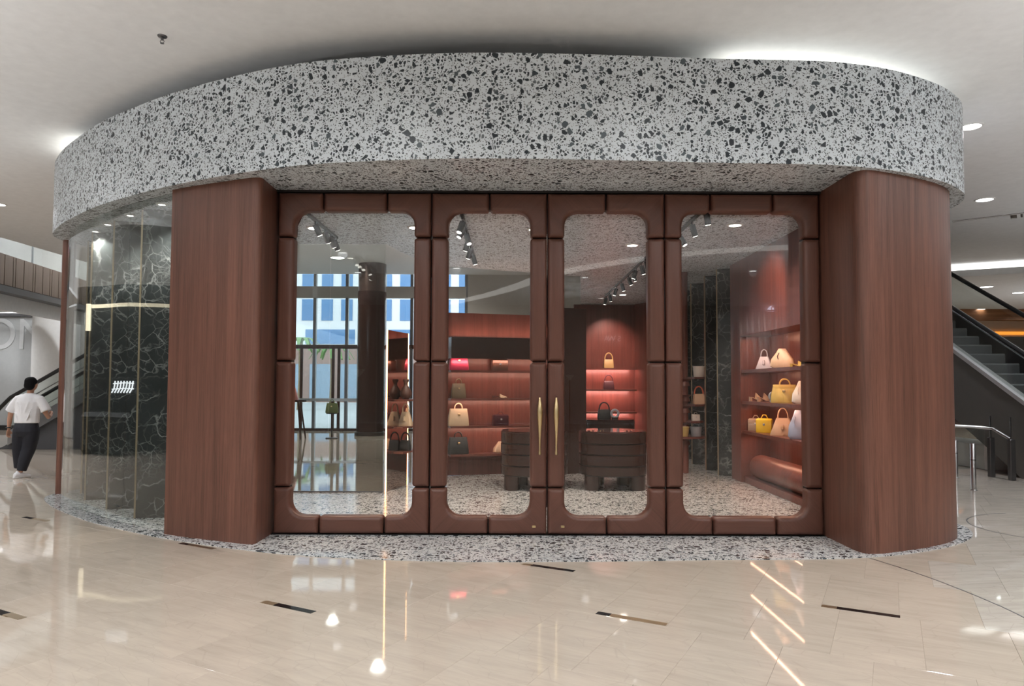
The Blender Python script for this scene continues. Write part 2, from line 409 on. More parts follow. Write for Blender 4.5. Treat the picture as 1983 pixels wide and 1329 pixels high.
# dark and brass strips let into the stone
for (x, y, capfirst, capl) in ((-1.84, 5.18, 1, .13), (.59, 4.955, 0, .40), (2.25, 5.13, 1, .10), (.09, 6.29, 1, .09), (-3.34, 7.06, 0, .36), (-5.85, 8.40, 0, .30), (-3.78, 5.03, 0, .20)):
    d = U
    L_ = .50
    s0, s1 = ((0, capl), (capl, L_)) if capfirst else ((L_ - capl, L_), (0, L_ - capl))
    for nm, (a, b), mt in (('inlay_cap', s0, M['brass_dull']), ('inlay_strip', s1, M['black_gloss'])):
        p = Vector((x, y)) + d * a; q = Vector((x, y)) + d * b
        MB().obox(p, q, .058, -.01, .0018).build(nm, mt, floor)
L1 = [Vector((p.x, p.y)) for p in ARC]; L2 = offset(L1, .012)
MB().prism(L1 + L2[::-1], -.01, .0012).build('inlay_line', M['steel_dark'], floor)
ring = [Vector((6.45 + 1.15 * cos(R(a)), 7.95 + .98 * sin(R(a)))) for a in range(100, 262, 6)]
MB().prism(ring + offset(ring, .014)[::-1], -.01, .0012).build('inlay_ring', M['steel_dark'], floor)

# shop floor slab and canopy, same plan
plinth = struct('floor_terrazzo', MB().prism(SLAB, -.003, .010), M['terrazzo_floor'], label='speckled terrazzo shop floor spreading out under the canopy')
canopy = MB().prism(SLAB, SOF, 4.70).build('terrazzo_canopy', M['terrazzo'], None, 30)
meta(canopy, 'deep curved speckled grey terrazzo canopy band crowning the shopfront', 'canopy')

# mall ceilings
cm = MB()
cm.box(-11.7, 30, -14, 13.6, CEIL, CEIL + .3); cm.box(5.6, 30, 13.6, 15.2, CEIL, CEIL + .3); cm.box(-11.7, -8.3, 13.6, 24.2, CEIL, CEIL + .3)
struct('ceiling', cm, M['ceiling'])
struct('ceiling_rear', MB().box(-8.3, 5.6, 13.6, 24.2, 5.45, 5.7), M['ceiling'])
struct('trim_1', MB().box(-8.3, 5.6, 13.55, 13.6, CEIL, 5.7).box(-8.35, -8.3, 13.55, 24.2, CEIL, 5.7).box(5.6, 5.65, 13.55, 24.2, 4.6, 5.7), M['ceiling'])
struct('ceiling_far', MB().prism([(5.6, 22.4), (30, 9.8), (40, 9.8), (40, 40), (5.6, 40)], 4.62, 4.9).prism([(5.65, 15.2), (19.6, 15.2), (5.65, 22.4)], CEIL, CEIL + .3), M['ceiling'])
# long cove lamp where the ceiling steps down
cv = thing('cove_light', 'long white cove light line across the ceiling beyond the right pillar', 'light', (12.8, 18.55, 4.7))
MB().obox((5.7, 22.33), (28, 10.85), .05, 4.78, 4.945).build('diffuser', emission('cove_glow', (1, .98, .94), 1.6), cv, world=True)
MB().obox((5.7, 22.28), (28, 10.80), .12, 4.60, 4.775).build('trim', M['ceiling'], cv, world=True)
# slot with an air grille
vt = thing('air_vent', 'dark linear air grille slot in the ceiling right of the canopy', 'vent', (9.5, 13.5, 4.93))
VA, VB = Vector((8.9, 13.98)), Vector((10.9, 12.45))
MB().obox(VA, VA.lerp(VB, .38), .10, 4.942, 4.949).build('slot', M['black'], vt, world=True)
MB().obox(VA.lerp(VB, .38), VB, .40, 4.942, 4.949).build('slot', M['black'], vt, world=True)
for k in range(8):
    p = VA.lerp(VB, .42 + .036 * k)
    MB().obox(p, p + Vector((.045, -.034)), .40, 4.925, 4.9415).build('louvre', M['ceiling'], vt, world=True)
for w0 in (.0, .38):
    p = VA + Vector((.61, .79)) * w0
    MB().obox(p.lerp(p + (VB - VA), .38 if w0 else 0), p + (VB - VA), .02, 4.93, 4.9415).build('edge_trim', M['white'], vt, world=True)

# downlights
def downlight(x, y, z, r, label, group=None, mat=None, ring=True, cat='light'):
    t = thing('downlight', label, cat, (x, y, z), 0, group)
    MB().lathe([(r, -.012), (r, -.002)], n=20).build('lens', mat or M['lamp_disc'], t)
    if ring:
        MB().lathe([(r, -.002), (r + .004, -.016), (r + .028, -.012), (r + .032, 0), (r, 0)], n=20, cap=False).build('rim', M['white'], t, 40)
    return t
downlight(5.89, 8.83, CEIL, .115, 'round ceiling downlight half hidden by the right end of the canopy')
downlight(8.44, 12.33, CEIL, .13, 'round ceiling downlight between canopy tip and air grille at right')
for (x, y, lab) in ((14.3, 20.9, 'downlight beyond the cove line, nearest the handrail of the escalator'), (16.2, 22.2, 'downlight beyond the cove line at the right edge of view'), (18.2, 27.0, 'small far downlight just above the brown ceiling beam')):
    downlight(x, y, 4.62, .16, lab)
for (x, y) in FRONT_LAMPS:
    downlight(x, y, CEIL, .10, 'round downlight in the mall ceiling overhead, outside the picture', 'overhead mall downlights')
def uplighter(x, y):  # stand and bowl for each lamp added to brighten the ceiling
    t = thing('added_uplighter', 'added floor-standing uplighter brightening the ceiling, outside the picture', 'lamp', (x, y, 0), 0, 'uplighters added outside the picture')
    MB().lathe([(.16, 0), (.16, .02), (.02, .035)], n=20).build('base', M['steel_dark'], t, 40)
    MB().lathe([(.016, .03), (.016, 1.80)], n=12).build('pole', M['steel_dark'], t, 40)
    MB().lathe([(.03, 1.78), (.16, 1.96), (.155, 1.96), (.03, 1.80)], n=24, cap=False).build('bowl', M['white'], t, 40)
for (x, y) in ADDED_UPLIGHTS: uplighter(x, y)
for (x, y) in REAR_LAMPS[2:]:
    downlight(x, y, CEIL, .10, 'round downlight in the mall ceiling overhead, outside the picture', 'overhead mall downlights')
names = ['at the left of the leftmost door pane', 'behind the right edge of the leftmost door pane', 'above the banded tables in the third pane', 'over the middle doors', 'at the far end by the back shelves', 'near the right-hand wall niche']
for (x, y), nm in zip(SHOP_LAMPS, names):
    downlight(x, y, SOF, .075, 'small white downlight in the shop ceiling ' + nm, None, M['lamp_warm'])
for (x, y, nm) in ((-4.09, 8.05, 'first from the left wood pillar'), (-4.75, 8.58, 'second from the left wood pillar'), (-5.32, 9.08, 'third from the left wood pillar'), (-5.73, 9.5, 'fourth from the left wood pillar')):
    spot((x, y, SOF - .03), 90, (1, .93, .86), 100, .8, .03, (x + .35, y + .4, 1.3))
    downlight(x, y, SOF, .035, 'tiny spotlight under the canopy over the curved window, ' + nm, None, M['lamp_warm'], True)
for (x, y, nm) in ((-5.3, 21.0, 'left of the round column'), (-3.3, 17.6, 'above the round column'), (-2.6, 22.3, 'right of the round column')):
    downlight(x, y, 5.45, .2, 'rear hall ceiling downlight ' + nm + ' seen through left door')
    spot((x, y, 5.4), 170, (1, .93, .84), 160, 1.0, .12)
for (x, y, nm) in ((-5.0, 17.2, 'left of the rear hall downlights'), (-3.0, 19.2, 'right of the round column')):
    t = thing('smoke_detector', 'small round smoke detector on the rear hall ceiling ' + nm, 'detector', (x, y, 5.45))
    MB().lathe([(.11, 0), (.11, -.02), (.09, -.035)], n=20).build('base', M['dark_grey'], t, 40)
    MB().lathe([(.06, -.035), (.05, -.06), (.02, -.065)], n=20).build('dome', M['grey'], t, 40)
sp = thing('sprinkler', 'small metal fire sprinkler on the white ceiling above the canopy left', 'sprinkler', (-3.38, 6.58, CEIL))
MB().lathe([(.045, 0), (.04, -.012), (.014, -.022), (.012, -.04)], n=16).build('escutcheon', M['steel_dark'], sp, 40)
MB().tube([(-.012, 0, -.04), (-.02, 0, -.055), (-.006, 0, -.07)], .003).tube([(.012, 0, -.04), (.02, 0, -.055), (.006, 0, -.07)], .003).build('yoke', M['steel_dark'], sp)
MB().lathe([(.018, -.070), (.018, -.074)], n=12).build('deflector', M['steel_dark'], sp)

# light strips laid on top of the canopy edge
def edge_strip(i0, i1, label, mat, ins=.46):
    pts = offset(EDGE, ins)[i0:i1]; q = offset(EDGE, ins + .07)[i0:i1]
    o = MB().prism(pts + q[::-1], 4.702, 4.722).build('led_strip', mat); meta(o, label, 'light'); return o
edge_strip(66, len(EDGE) - 1, 'hidden warm white light strip glowing above the right end of the canopy', M['led_white'])
edge_strip(0, 12, 'hidden warm white light strip glowing above the left tip of the canopy', M['led_white'], .20)

# ------------------------------------------------------------------ pillars
def pillar(name, pts, label):
    o = MB().prism(pts, .010, SOF).build(name, M['wood'], None, 30); return meta(o, label, 'pillar')
lp = spline([Vector(p) for p in [(-3.68, 7.46), (-3.40, 7.32), (-3.12, 7.20), (-2.86, 7.09), (-2.66, 7.01)]], 4) + \
     spline([Vector(p) for p in [(-2.66, 7.01), (-2.59, 6.995), (-2.55, 7.03), (-2.55, 7.12)]], 4)[1:] + [Vector((-2.55, 7.68)), Vector((-3.66, 7.68))]
pillar('wood_pillar', lp, 'broad red-brown veneered pillar left of the glass doors')
rp = [Vector((3.33, 7.68)), Vector((3.33, 6.84))] + spline([Vector(p) for p in [(3.33, 6.84), (3.345, 6.75), (3.41, 6.69), (3.52, 6.70)]], 4)[1:] + \
     spline([Vector(p) for p in [(3.52, 6.70), (3.79, 6.81), (4.14, 6.98), (4.48, 7.20), (4.70, 7.42), (4.79, 7.62), (4.80, 7.85)]], 4)[1:] + [Vector((4.80, 8.6)), Vector((4.1, 8.6)), Vector((4.1, 7.68))]
pillar('wood_pillar', rp, 'wide red-brown veneered pillar with curved face right of the glass doors')

# ------------------------------------------------------------------ the four glazed doors
def pad(pts, rad, yb, yf, tf):                                   # cushion-shaped timber block; pts: CCW right-angled outline in x,z; tf maps to the door
    n = len(pts); P = [Vector(p) for p in pts]; rings = []
    for ins, y in ((0, yb), (0, yf + .042), (.004, yf + .027), (.013, yf + .013), (.026, yf + .004), (.042, yf)):
        q = []; rr = []
        for i in range(n):
            e0 = (P[i] - P[i - 1]).normalized(); e1 = (P[(i + 1) % n] - P[i]).normalized()
            q.append(P[i] + (Vector((-e0.y, e0.x)) + Vector((-e1.y, e1.x))) * ins)
            convex = e0.x * e1.y - e0.y * e1.x > 0
            rr.append(max(.0015, rad[i] - ins * .7) if convex else rad[i] + ins)
        rings.append([(lambda t: (t[0], y, t[1]))(tf(p)) for p in rounded(q, rr, 5)])
    return MB().loft(rings)
DY0, DY1 = 7.57, 7.44                                            # back and front of the timber blocks
ZT, ZB, ZTI, ZBI, ZA, ZM, ZL = 3.675, .018, 3.475, .205, 3.19, 1.85, .51
S_ = .178; gp = .006
def corner(door, x, z, sx, sz, A, B, Cc, mat):
    pts = [(0, 0), (A - gp, 0), (A - gp, B), (S_, B), (S_, Cc - gp), (0, Cc - gp)]
    pad(pts, [.008, .02, .032, .15, .032, .02], DY0, DY1, lambda p: (x + sx * p.x, z + sz * p.y)).build('corner_block', mat, door, 50)
def straight(door, x0, x1, z0, z1, side, mat, name):
    r = {'l': [.015, .032, .032, .015], 'r': [.032, .015, .015, .032], 't': [.032, .032, .015, .015], 'b': [.015, .015, .032, .032]}[side]
    pad([(x0, z0), (x1, z0), (x1, z1), (x0, z1)], r, DY0, DY1, lambda p: (p.x, p.y)).build(name, mat, door, 50)
def handle(door, x):
    h = thing('handle', None, None); h.parent = door
    del_ = MB()
    prof = [(.008, 0), (.016, .004), (.015, .02), (.0105, .07), (.012, .16), (.019, .28), (.027, .38), (.030, .43), (.028, .48), (.020, .54), (.012, .58), (.010, .60), (.006, .605)]
    o = MB().lathe(prof, (x, 7.365, .868), 18).build('handle', M['brass'], door, 60)
    for z in (.95, 1.38):
        MB().tube([(x, 7.365, z), (x, 7.45, z)], .009, 10).build('standoff', M['brass'], o, 40)
    bpy.data.objects.remove(h)
def door(n, x0, x1, arms, label):
    d = thing('door_%d' % n, label, None, (0, 0, 0), 0, None, 'structure')
    x0 += .006; x1 -= .006
    fr = MB()
    fr.box(x0, x0 + .15, 7.52, 7.62, ZB, ZT).box(x1 - .15, x1, 7.52, 7.62, ZB, ZT).box(x0 + .15, x1 - .15, 7.52, 7.62, 3.51, ZT).box(x0 + .15, x1 - .15, 7.52, 7.62, ZB, .17)
    fr.build('frame', M['dark_frame'], d)
    MB().box(x0 + .14, x1 - .14, 7.565, 7.577, .16, 3.52).build('glass_pane', M['glass'], d)
    A0 = arms[0] - x0; A1 = x1 - arms[-1]
    for (x, sx, A) in ((x0, 1, A0), (x1, -1, A1)):
        corner(d, x, ZT, sx, -1, A, ZT - ZTI, ZT - ZA, M['dw_a'] if sx > 0 else M['dw_b'])
        corner(d, x, ZB, sx, 1, A, ZBI - ZB, ZL - ZB, M['dw_b'] if sx > 0 else M['dw_a'])
    for (a, b) in ((ZM + gp, ZA - gp), (ZL + gp, ZM - gp)):
        straight(d, x0, x0 + S_, a, b, 'l', M['dw_v'], 'stile_block'); straight(d, x1 - S_, x1, a, b, 'r', M['dw_v'], 'stile_block')
    if len(arms) > 1:
        straight(d, arms[0] + gp, arms[1] - gp, ZTI, ZT, 't', M['dw_h'], 'rail_block')
        straight(d, arms[0] + gp, arms[1] - gp, ZB, ZBI, 'b', M['dw_h'], 'rail_block')
    return d
d1 = door(1, -2.535, -.875, (-2.045, -1.355), 'leftmost wide glazed door with cushioned timber frame')
d2 = door(2, -.875, .378, (-.248,), 'glazed timber door with brass pull at its right edge')
d3 = door(3, .378, 1.645, (1.012,), 'glazed timber door with brass pull at its left edge')
d4 = door(4, 1.645, 3.318, (2.14, 2.815), 'rightmost wide glazed door with cushioned timber frame')
handle(d2, .296); handle(d3, .470)
for d, x in ((d2, .238), (d3, .542)):
    MB().cbox(x - .02, x + .02, 7.436, 7.445, .092, .118, .004).build('floor_lock', M['brass'], d)
for d, x in ((d1, -.875), (d2, .378), (d3, 1.645)):
    for k in range(4):
        z = .30 + k * .98
        MB().lathe([(.005, 0), (.005, .5)], (x, 7.50, z), 8).build('hinge_rod', M['steel_dark'], d)
struct('trim_2', MB().box(-2.55, 3.33, 7.45, 7.62, ZT + .002, SOF), M['dark_frame'])
struct('trim_3', MB().box(-2.55, 3.33, 7.45, 7.62, .010, ZB - .002), M['dark_frame'])

# ------------------------------------------------------------------ curved window at the left
GL = spline([Vector(p) for p in [(-6.40, 10.08), (-6.20, 9.66), (-5.85, 9.26), (-5.31, 8.76), (-4.73, 8.26), (-4.2, 7.88), (-3.70, 7.56)]], 6)
cw = thing('window_1', 'tall curved glass display window left of the wood pillar', None, (-5.2, 8.8, .01), 0, None, 'structure')
cuts = [0, 9, 18, 27, len(GL) - 1]
for a, b in zip(cuts, cuts[1:]):
    s = GL[a:b + 1]; s = [s[0] + (s[1] - s[0]).normalized() * .004] + s[1:-1] + [s[-1] - (s[-1] - s[-2]).normalized() * .004]
    MB().prism(s + offset(s, .012)[::-1], .012, SOF - .002).build('glass_pane', M['glass_curved'], cw, 30, world=True)
po = MB().lathe([(.083, 0), (.083, SOF - .01)], (0, 0, 0), 24).build('wood_post', M['wood'], None, 40); po.location = (-6.53, 10.20, .01)
meta(po, 'slim round red-brown timber post at the left tip of the canopy', 'post')
pn = MB().obox((-6.36, 10.38), (-6.02, 10.50), .04, .012, SOF - .01).build('trim_4', M['wood']); meta(pn, None, None, None, 'structure')
# black marble fins with brass edges
def fin(p, q, label, z1=SOF - .004):
    p = Vector(p); q = Vector(q); d = (q - p).normalized()
    t = thing('marble_fin', label, 'panel', (p.x, p.y, .011))
    MB().obox(p + d * .022, q, .06, .012, z1).build('slab', M['black_marble'], t, world=True)
    MB().obox(p, p + d * .02, .065, .012, z1).build('brass_edge', M['brass_dull'], t, world=True)
    return t
fin((-4.47, 8.32), (-3.55, 8.46), 'black veined marble fin with brass edge next to the left wood pillar')
fin((-5.14, 8.90), (-4.30, 9.06), 'black veined marble fin behind the reflected white lettering in the curved window')
fin((-5.83, 9.58), (-5.0, 9.74), 'black veined marble fin third from the left wood pillar')
fin((-6.24, 10.16), (-5.6, 10.30), 'narrow marble fin closest to the slim round post')
bk = MB().obox((-6.2, 10.62), (-3.45, 10.34), .04, .012, SOF - .004).build('wall_darkening_back', M['dark_grey']); meta(bk, None, None, None, 'structure')  # dark panel put in so the wing behind the fins stays dark
lw = struct('wall_left_added', MB().box(-3.62, -3.52, 8.5, 10.30, .012, SOF - .004), M['wood_int'])  # unseen wall added to keep light out of the left wing
# reflected white striped lettering in the curved window, modelled as glowing strokes
sg = thing('sign', 'small reflection of white striped lettering in the curved window, modelled as strokes', 'sign', (-4.93, 8.87, 1.56))
ltr = [(0, .0, .10, .16), (.11, .02, .09, .17), (.21, .02, .08, .19), (.30, .0, .05, .2)]
for k in range(7):
    x = -.12 + k * .038
    MB().tube([(x - .03, -.01, -.075), (x, -.01, -.02), (x + .006, -.01, .02), (x + .012, -.01, .075)], .0085, 6).build('stroke', emission('reflection_white', (.95, .97, 1), .9) if k == 0 else bpy.data.materials['reflection_white'], sg)
for z in (-.03, .04):
    MB().tube([(-.14 + z * .2, -.012, z), (0, -.012, z + .012), (.13, -.012, z + .006)], .007, 6).build('bar', bpy.data.materials['reflection_white'], sg)

# ------------------------------------------------------------------ shop interior
# rear glazing of the left bay
rg = thing('window_2', 'rear glass wall behind the left door, looking to the far entrance', None, (-2.6, 10.36, .01), 0, None, 'structure')
for (a, b) in ((-3.5, -2.72), (-2.71, -1.90)):
    MB().box(a, b, 10.355, 10.367, .014, SOF - .004).build('glass_pane', M['glass_thin'], rg, world=True)
MB().box(-3.5, -1.88, 10.345, 10.377, .010, .03).build('sill', M['steel_dark'], rg, world=True)
# mirror panel with light strips on its two edges
mp = thing('mirror_panel', 'upright mirror panel edged with two glowing orange light strips', 'mirror', (-1.72, 10.93, .01))
A = Vector((-1.865, 10.39)); B = Vector((-1.655, 11.17)); dd = (B - A).normalized()
MB().obox(A + dd * .03, B - dd * .03, .03, .012, 2.42).build('mirror', plain('bronze_mirror', (.52, .42, .38), .03, 1.0), mp, world=True)
MB().obox(A, A + dd * .028, .012, .012, 2.42).build('light_strip', M['led_warm'], mp, world=True)
MB().obox(B - dd * .028, B, .012, .012, 2.42).build('light_strip', M['led_warm'], mp, world=True)
nrm = Vector((dd.y, -dd.x))
# shelf wall in the middle
sw = thing('shelf_wall', 'red wood display wall with four long shelves facing the middle doors', 'shelf', (0, 12.6, .01))
WA = Vector((-1.13, 12.30)); WB = Vector((1.27, 12.98)); wd = (WB - WA).normalized(); wn = Vector((wd.y, -wd.x))
WF = lambda t, off: WA + wd * t + wn * off
WL = (WB - WA).length
MB().obox(WA, WB, .08, .012, 2.88).build('back_panel', M['wood_int'], sw, world=True)
for z in (1.855, 1.365, .885, .40):
    MB().obox(WF(0, .30), WF(2.06, .30), .30, z - .035, z).build('shelf', M['wood_h'], sw, world=True)
MB().obox(WF(0, .32), WF(2.06, .32), .32, 2.06, 2.43).build('valance', M['dark_wood'], sw, world=True)
MB().obox(WF(2.07, .30), WF(WL, .30), .38, .012, 3.0).build('end_pier', M['dark_wood'], sw, world=True)
for z in (2.05, 1.815, 1.325, .845):
    c = WF(1.03, .26); strip((c.x, c.y, z - .03), 2.0, .05, 2.8, (1, .60, .46), (R(62), 0, math.atan2(wd.y, wd.x)))
c = WF(1.03, .14); strip((c.x, c.y, 2.45), 2.0, .2, 5, (1, .62, .50), (pi, 0, math.atan2(wd.y, wd.x)))
# back niche at the far end
bs = thing('shelf_niche', 'red glowing shelf niche at the far back seen through the third pane', 'shelf', (2.5, 18, .01))
MB().box(1.6, 5.0, 18.0, 18.15, .012, SOF - .004).build('back_panel', M['wood_int'], bs, world=True)
MB().prism([(3.16, 17.95), (3.55, 17.2), (3.65, 17.2), (3.3, 18.0)], .012, SOF - .004).build('side_panel', M['wood_int'], bs, world=True)
for z in (2.04, 1.50, .93, .40):
    MB().box(1.72, 3.15, 17.62, 17.998, z - .04, z).build('shelf', M['wood_h'], bs, world=True)
    strip((2.4, 17.68, z - .07), 1.3, .05, 8, (1, .46, .40), (R(62), 0, 0))
spot((2.45, 16.3, 3.6), 150, (1, .50, .42), 55, .8, .05, (2.5, 18, 2.4))
# right wall with its recessed shelves
struct('wall_right', MB().box(3.80, 4.75, 11.60, 12.10, .012, SOF - .004).box(3.80, 4.75, 7.70, 11.60, 2.42, SOF - .004).box(4.30, 4.75, 7.70, 11.60, .012, 2.42).box(4.2, 4.75, 12.1, 18.1, .012, SOF - .004).box(3.80, 4.30, 7.70, 8.2, .012, 2.42), M['wood_int'])
wr = thing('wall_shelves', 'three red wood shelves in the recess of the right-hand shop wall', 'shelf', (4.0, 10, .01))
for z in (1.865, 1.35, .865):
    MB().box(3.82, 4.30, 8.2, 11.60, z - .05, z).build('shelf', M['wood_h'], wr, world=True)
    strip((3.9, 9.9, z - .07), .03, 3.2, 5, (1, .50, .32), (0, R(-22), 0))
strip((3.9, 9.9, 2.40), .03, 3.2, 7, (1, .50, .32), (0, R(-22), 0))
MB().box(4.285, 4.298, 8.2, 11.60, .012, 2.42).build('back_panel', M['wood_int'], wr, world=True)
bn = thing('bench_roll', 'long rounded wood roll along the bottom of the right wall recess', 'bench', (4.0, 9.9, .01))
MB().tube([(4.02, 8.22, .30), (4.02, 9.9, .30), (4.02, 11.3, .30), (4.02, 11.48, .29)], [.19, .19, .19, .10], 24).build('roll', M['wood_h'], bn, 50, world=True)
MB().box(3.84, 4.28, 8.2, 11.58, .012, .11).build('base', M['wood_h'], bn, world=True)
spot((2.9, 9.6, 3.58), 60, (1, .55, .42), 70, .9, .05, (3.85, 10.2, 2.9))
# marble fins at the right rear
fin((3.66, 12.46), (4.15, 12.26), 'black veined marble fin touching the end of the right-hand shelf wall')
fin((3.67, 13.26), (4.15, 13.20), 'black veined marble fin second behind the right-hand shelf wall')
fin((3.66, 14.26), (4.15, 14.12), 'black veined marble fin third behind the right-hand shelf wall')
fin((3.62, 15.3), (4.15, 15.2), 'black veined marble fin furthest back behind the tiered pole stand')
# tables
def drum_table(x, y, rx, ry, label, h=.88):
    t = thing('display_table', label, 'table', (x, y, .011))
    def ell(sx, sy, z, n=36):
        out = []
        for i in range(n):
            a = 2 * pi * i / n; k = .82
            out.append((sx * abs(cos(a)) ** k * (1 if cos(a) >= 0 else -1), sy * abs(sin(a)) ** k * (1 if sin(a) >= 0 else -1), z))
        return out
    zs = [.215, .365, .535, .70, h]
    for a, b in zip(zs, zs[1:]):
        MB().loft([ell(rx - .012, ry - .012, a + .004), ell(rx, ry, a + .014), ell(rx, ry, b - .014), ell(rx - .012, ry - .012, b - .004)]).build('drawer_band', M['dark_wood'], t, 40)
    MB().loft([ell(rx - .03, ry - .03, .21), ell(rx - .03, ry - .03, h - .01)]).build('core', M['black'], t, 40)
    MB().loft([ell(rx - .01, ry - .01, h - .003), ell(rx - .01, ry - .01, h + .008)]).build('glass_top', plain('table_top_' + label[:6], (.05, .022, .018), .08), t, 40)
    for (sx, sy) in ((-.66, -.55), (.66, -.55), (-.4, .6), (.45, .6)):
        MB().lathe([(.12, 0), (.122, .01), (.122, .214)], (rx * sx, ry * sy, 0), 20).build('leg', M['dark_wood'], t, 40)
    return t
drum_table(.35, 10.95, .52, .50, 'oval dark wood drum table with stacked bands behind the second door')
drum_table(1.575, 10.98, .52, .50, 'oval dark wood drum table with stacked bands behind the third door')
drum_table(1.88, 13.75, .52, .50, 'far dark wood drum table holding two bags', .925)
# tiered pole stand
ts = thing('tiered_stand', 'slim red-brown pole stand with fan-shaped tiers of bags in the right bay', 'stand', (3.17, 12.80, .011))
MB().lathe([(.062, 0), (.062, 3.68)], n=20).build('pole', M['wood_int'], ts, 40)
def fan(x, y, r, z, a0, a1, th=.035):
    pts = [(x, y)] + [(x + r * cos(R(a0 + (a1 - a0) * k / 14)), y + r * sin(R(a0 + (a1 - a0) * k / 14))) for k in range(15)]
    MB().prism(pts, z - th, z).build('tier', M['wood_int'], ts, 40)
for z, r, a0, a1 in ((1.745, .36, -75, 75), (1.46, .34, 110, 260), (1.255, .36, -75, 75), (.955, .33, -85, 75), (.675, .36, -130, 60)):
    fan(.0, .0, r, z, a0, a1)
    MB().lathe([(.10, -.16), (.075, -.08), (.13, -.036)], (0, 0, z), 18).build('collar', M['wood_int'], ts, 40)
# track lights
def track(x, y0, y1, heads, label):
    t = thing('track_light', label, 'light', (x, y0, SOF))
    MB().box(-.018, .018, 0, y1 - y0, -.035, -.002).build('rail', M['black'], t)
    for k, (yy, ax, ay) in enumerate(heads):
        h = MB(); d = Vector((ax, ay, -1)).normalized(); p0 = Vector((0, yy - y0, -.075)); p1 = p0 + d * .15
        h.tube([p0, p0.lerp(p1, .5), p1], .038, 14); hd = h.build('head', M['black'], t, 40)
        MB().tube([p1, p1 + d * .004], .03, 14).build('lens', M['lamp_warm'], hd)
        MB().tube([(0, yy - y0, -.03), tuple(p0)], .009, 6).build('stem', M['black'], hd)
    return t
track(-2.50, 8.0, 9.85, [(8.15, -.5, .1), (8.75, .4, .3), (9.2, .3, .5), (9.5, .3, .5), (9.7, .3, .4)], 'black ceiling track with spots behind the leftmost pane')
track(-.62, 8.0, 11.2, [(8.6, -.3, -.3), (8.9, -.5, -.2), (9.3, .3, -.3), (9.7, -.3, .3), (10.3, -.3, .3), (10.8, .3, .2)], 'black ceiling track with spots behind the second pane')
track(2.26, 7.95, 9.7, [(8.05, .2, .2), (8.7, .35, .2), (9.35, .5, -.2)], 'black ceiling track with three spots behind the rightmost pane')
track(2.18, 11.0, 16.4, [(11.3, .3, .2), (11.7, .3, .2), (12.2, -.3, .2), (12.5, .3, .3), (13.0, .4, .2), (13.8, .3, .2), (14.5, -.3, .2), (15.5, .2, .3), (16.1, -.2, .3)], 'long black ceiling track with spots deep in the third pane')

# ------------------------------------------------------------------ bags and shoes
def leather(key, col, rough=.42):
    k = 'leather_' + key
    if k not in M: M[k] = plain(k, col, rough)
    return M[k]
LC = {'pink': (.55, .035, .10), 'olive': (.16, .12, .07), 'brown': (.10, .045, .03), 'cream': (.72, .55, .36), 'plum': (.06, .012, .018), 'black': (.02, .022, .022),
      'sand': (.60, .40, .26), 'gold': (.55, .42, .16), 'silver': (.62, .62, .70), 'yellow': (.62, .46, .12), 'lemon': (.75, .54, .03), 'white': (.80, .76, .70), 'blue': (.35, .42, .58),
      'grey': (.30, .31, .34), 'coral': (.75, .18, .09), 'taupe': (.42, .31, .23), 'green': (.16, .22, .08), 'rose': (.75, .30, .28), 'slate': (.25, .30, .34)}
def arch(x0, x1, z0, h, y, n=10, flat=0):
    c = (x0 + x1) / 2; a = (x1 - x0) / 2
    return [(c - a * cos(pi * k / n), y, z0 + h * sin(pi * k / n) ** .8) for k in range(n + 1)]
def rrings(spec, r=.02):
    out = []
    for z, w_, d_ in spec:
        out.append([(x, y, z) for x, y in srect(w_, d_, min(r, d_ * .45, w_ * .45))])
    return out
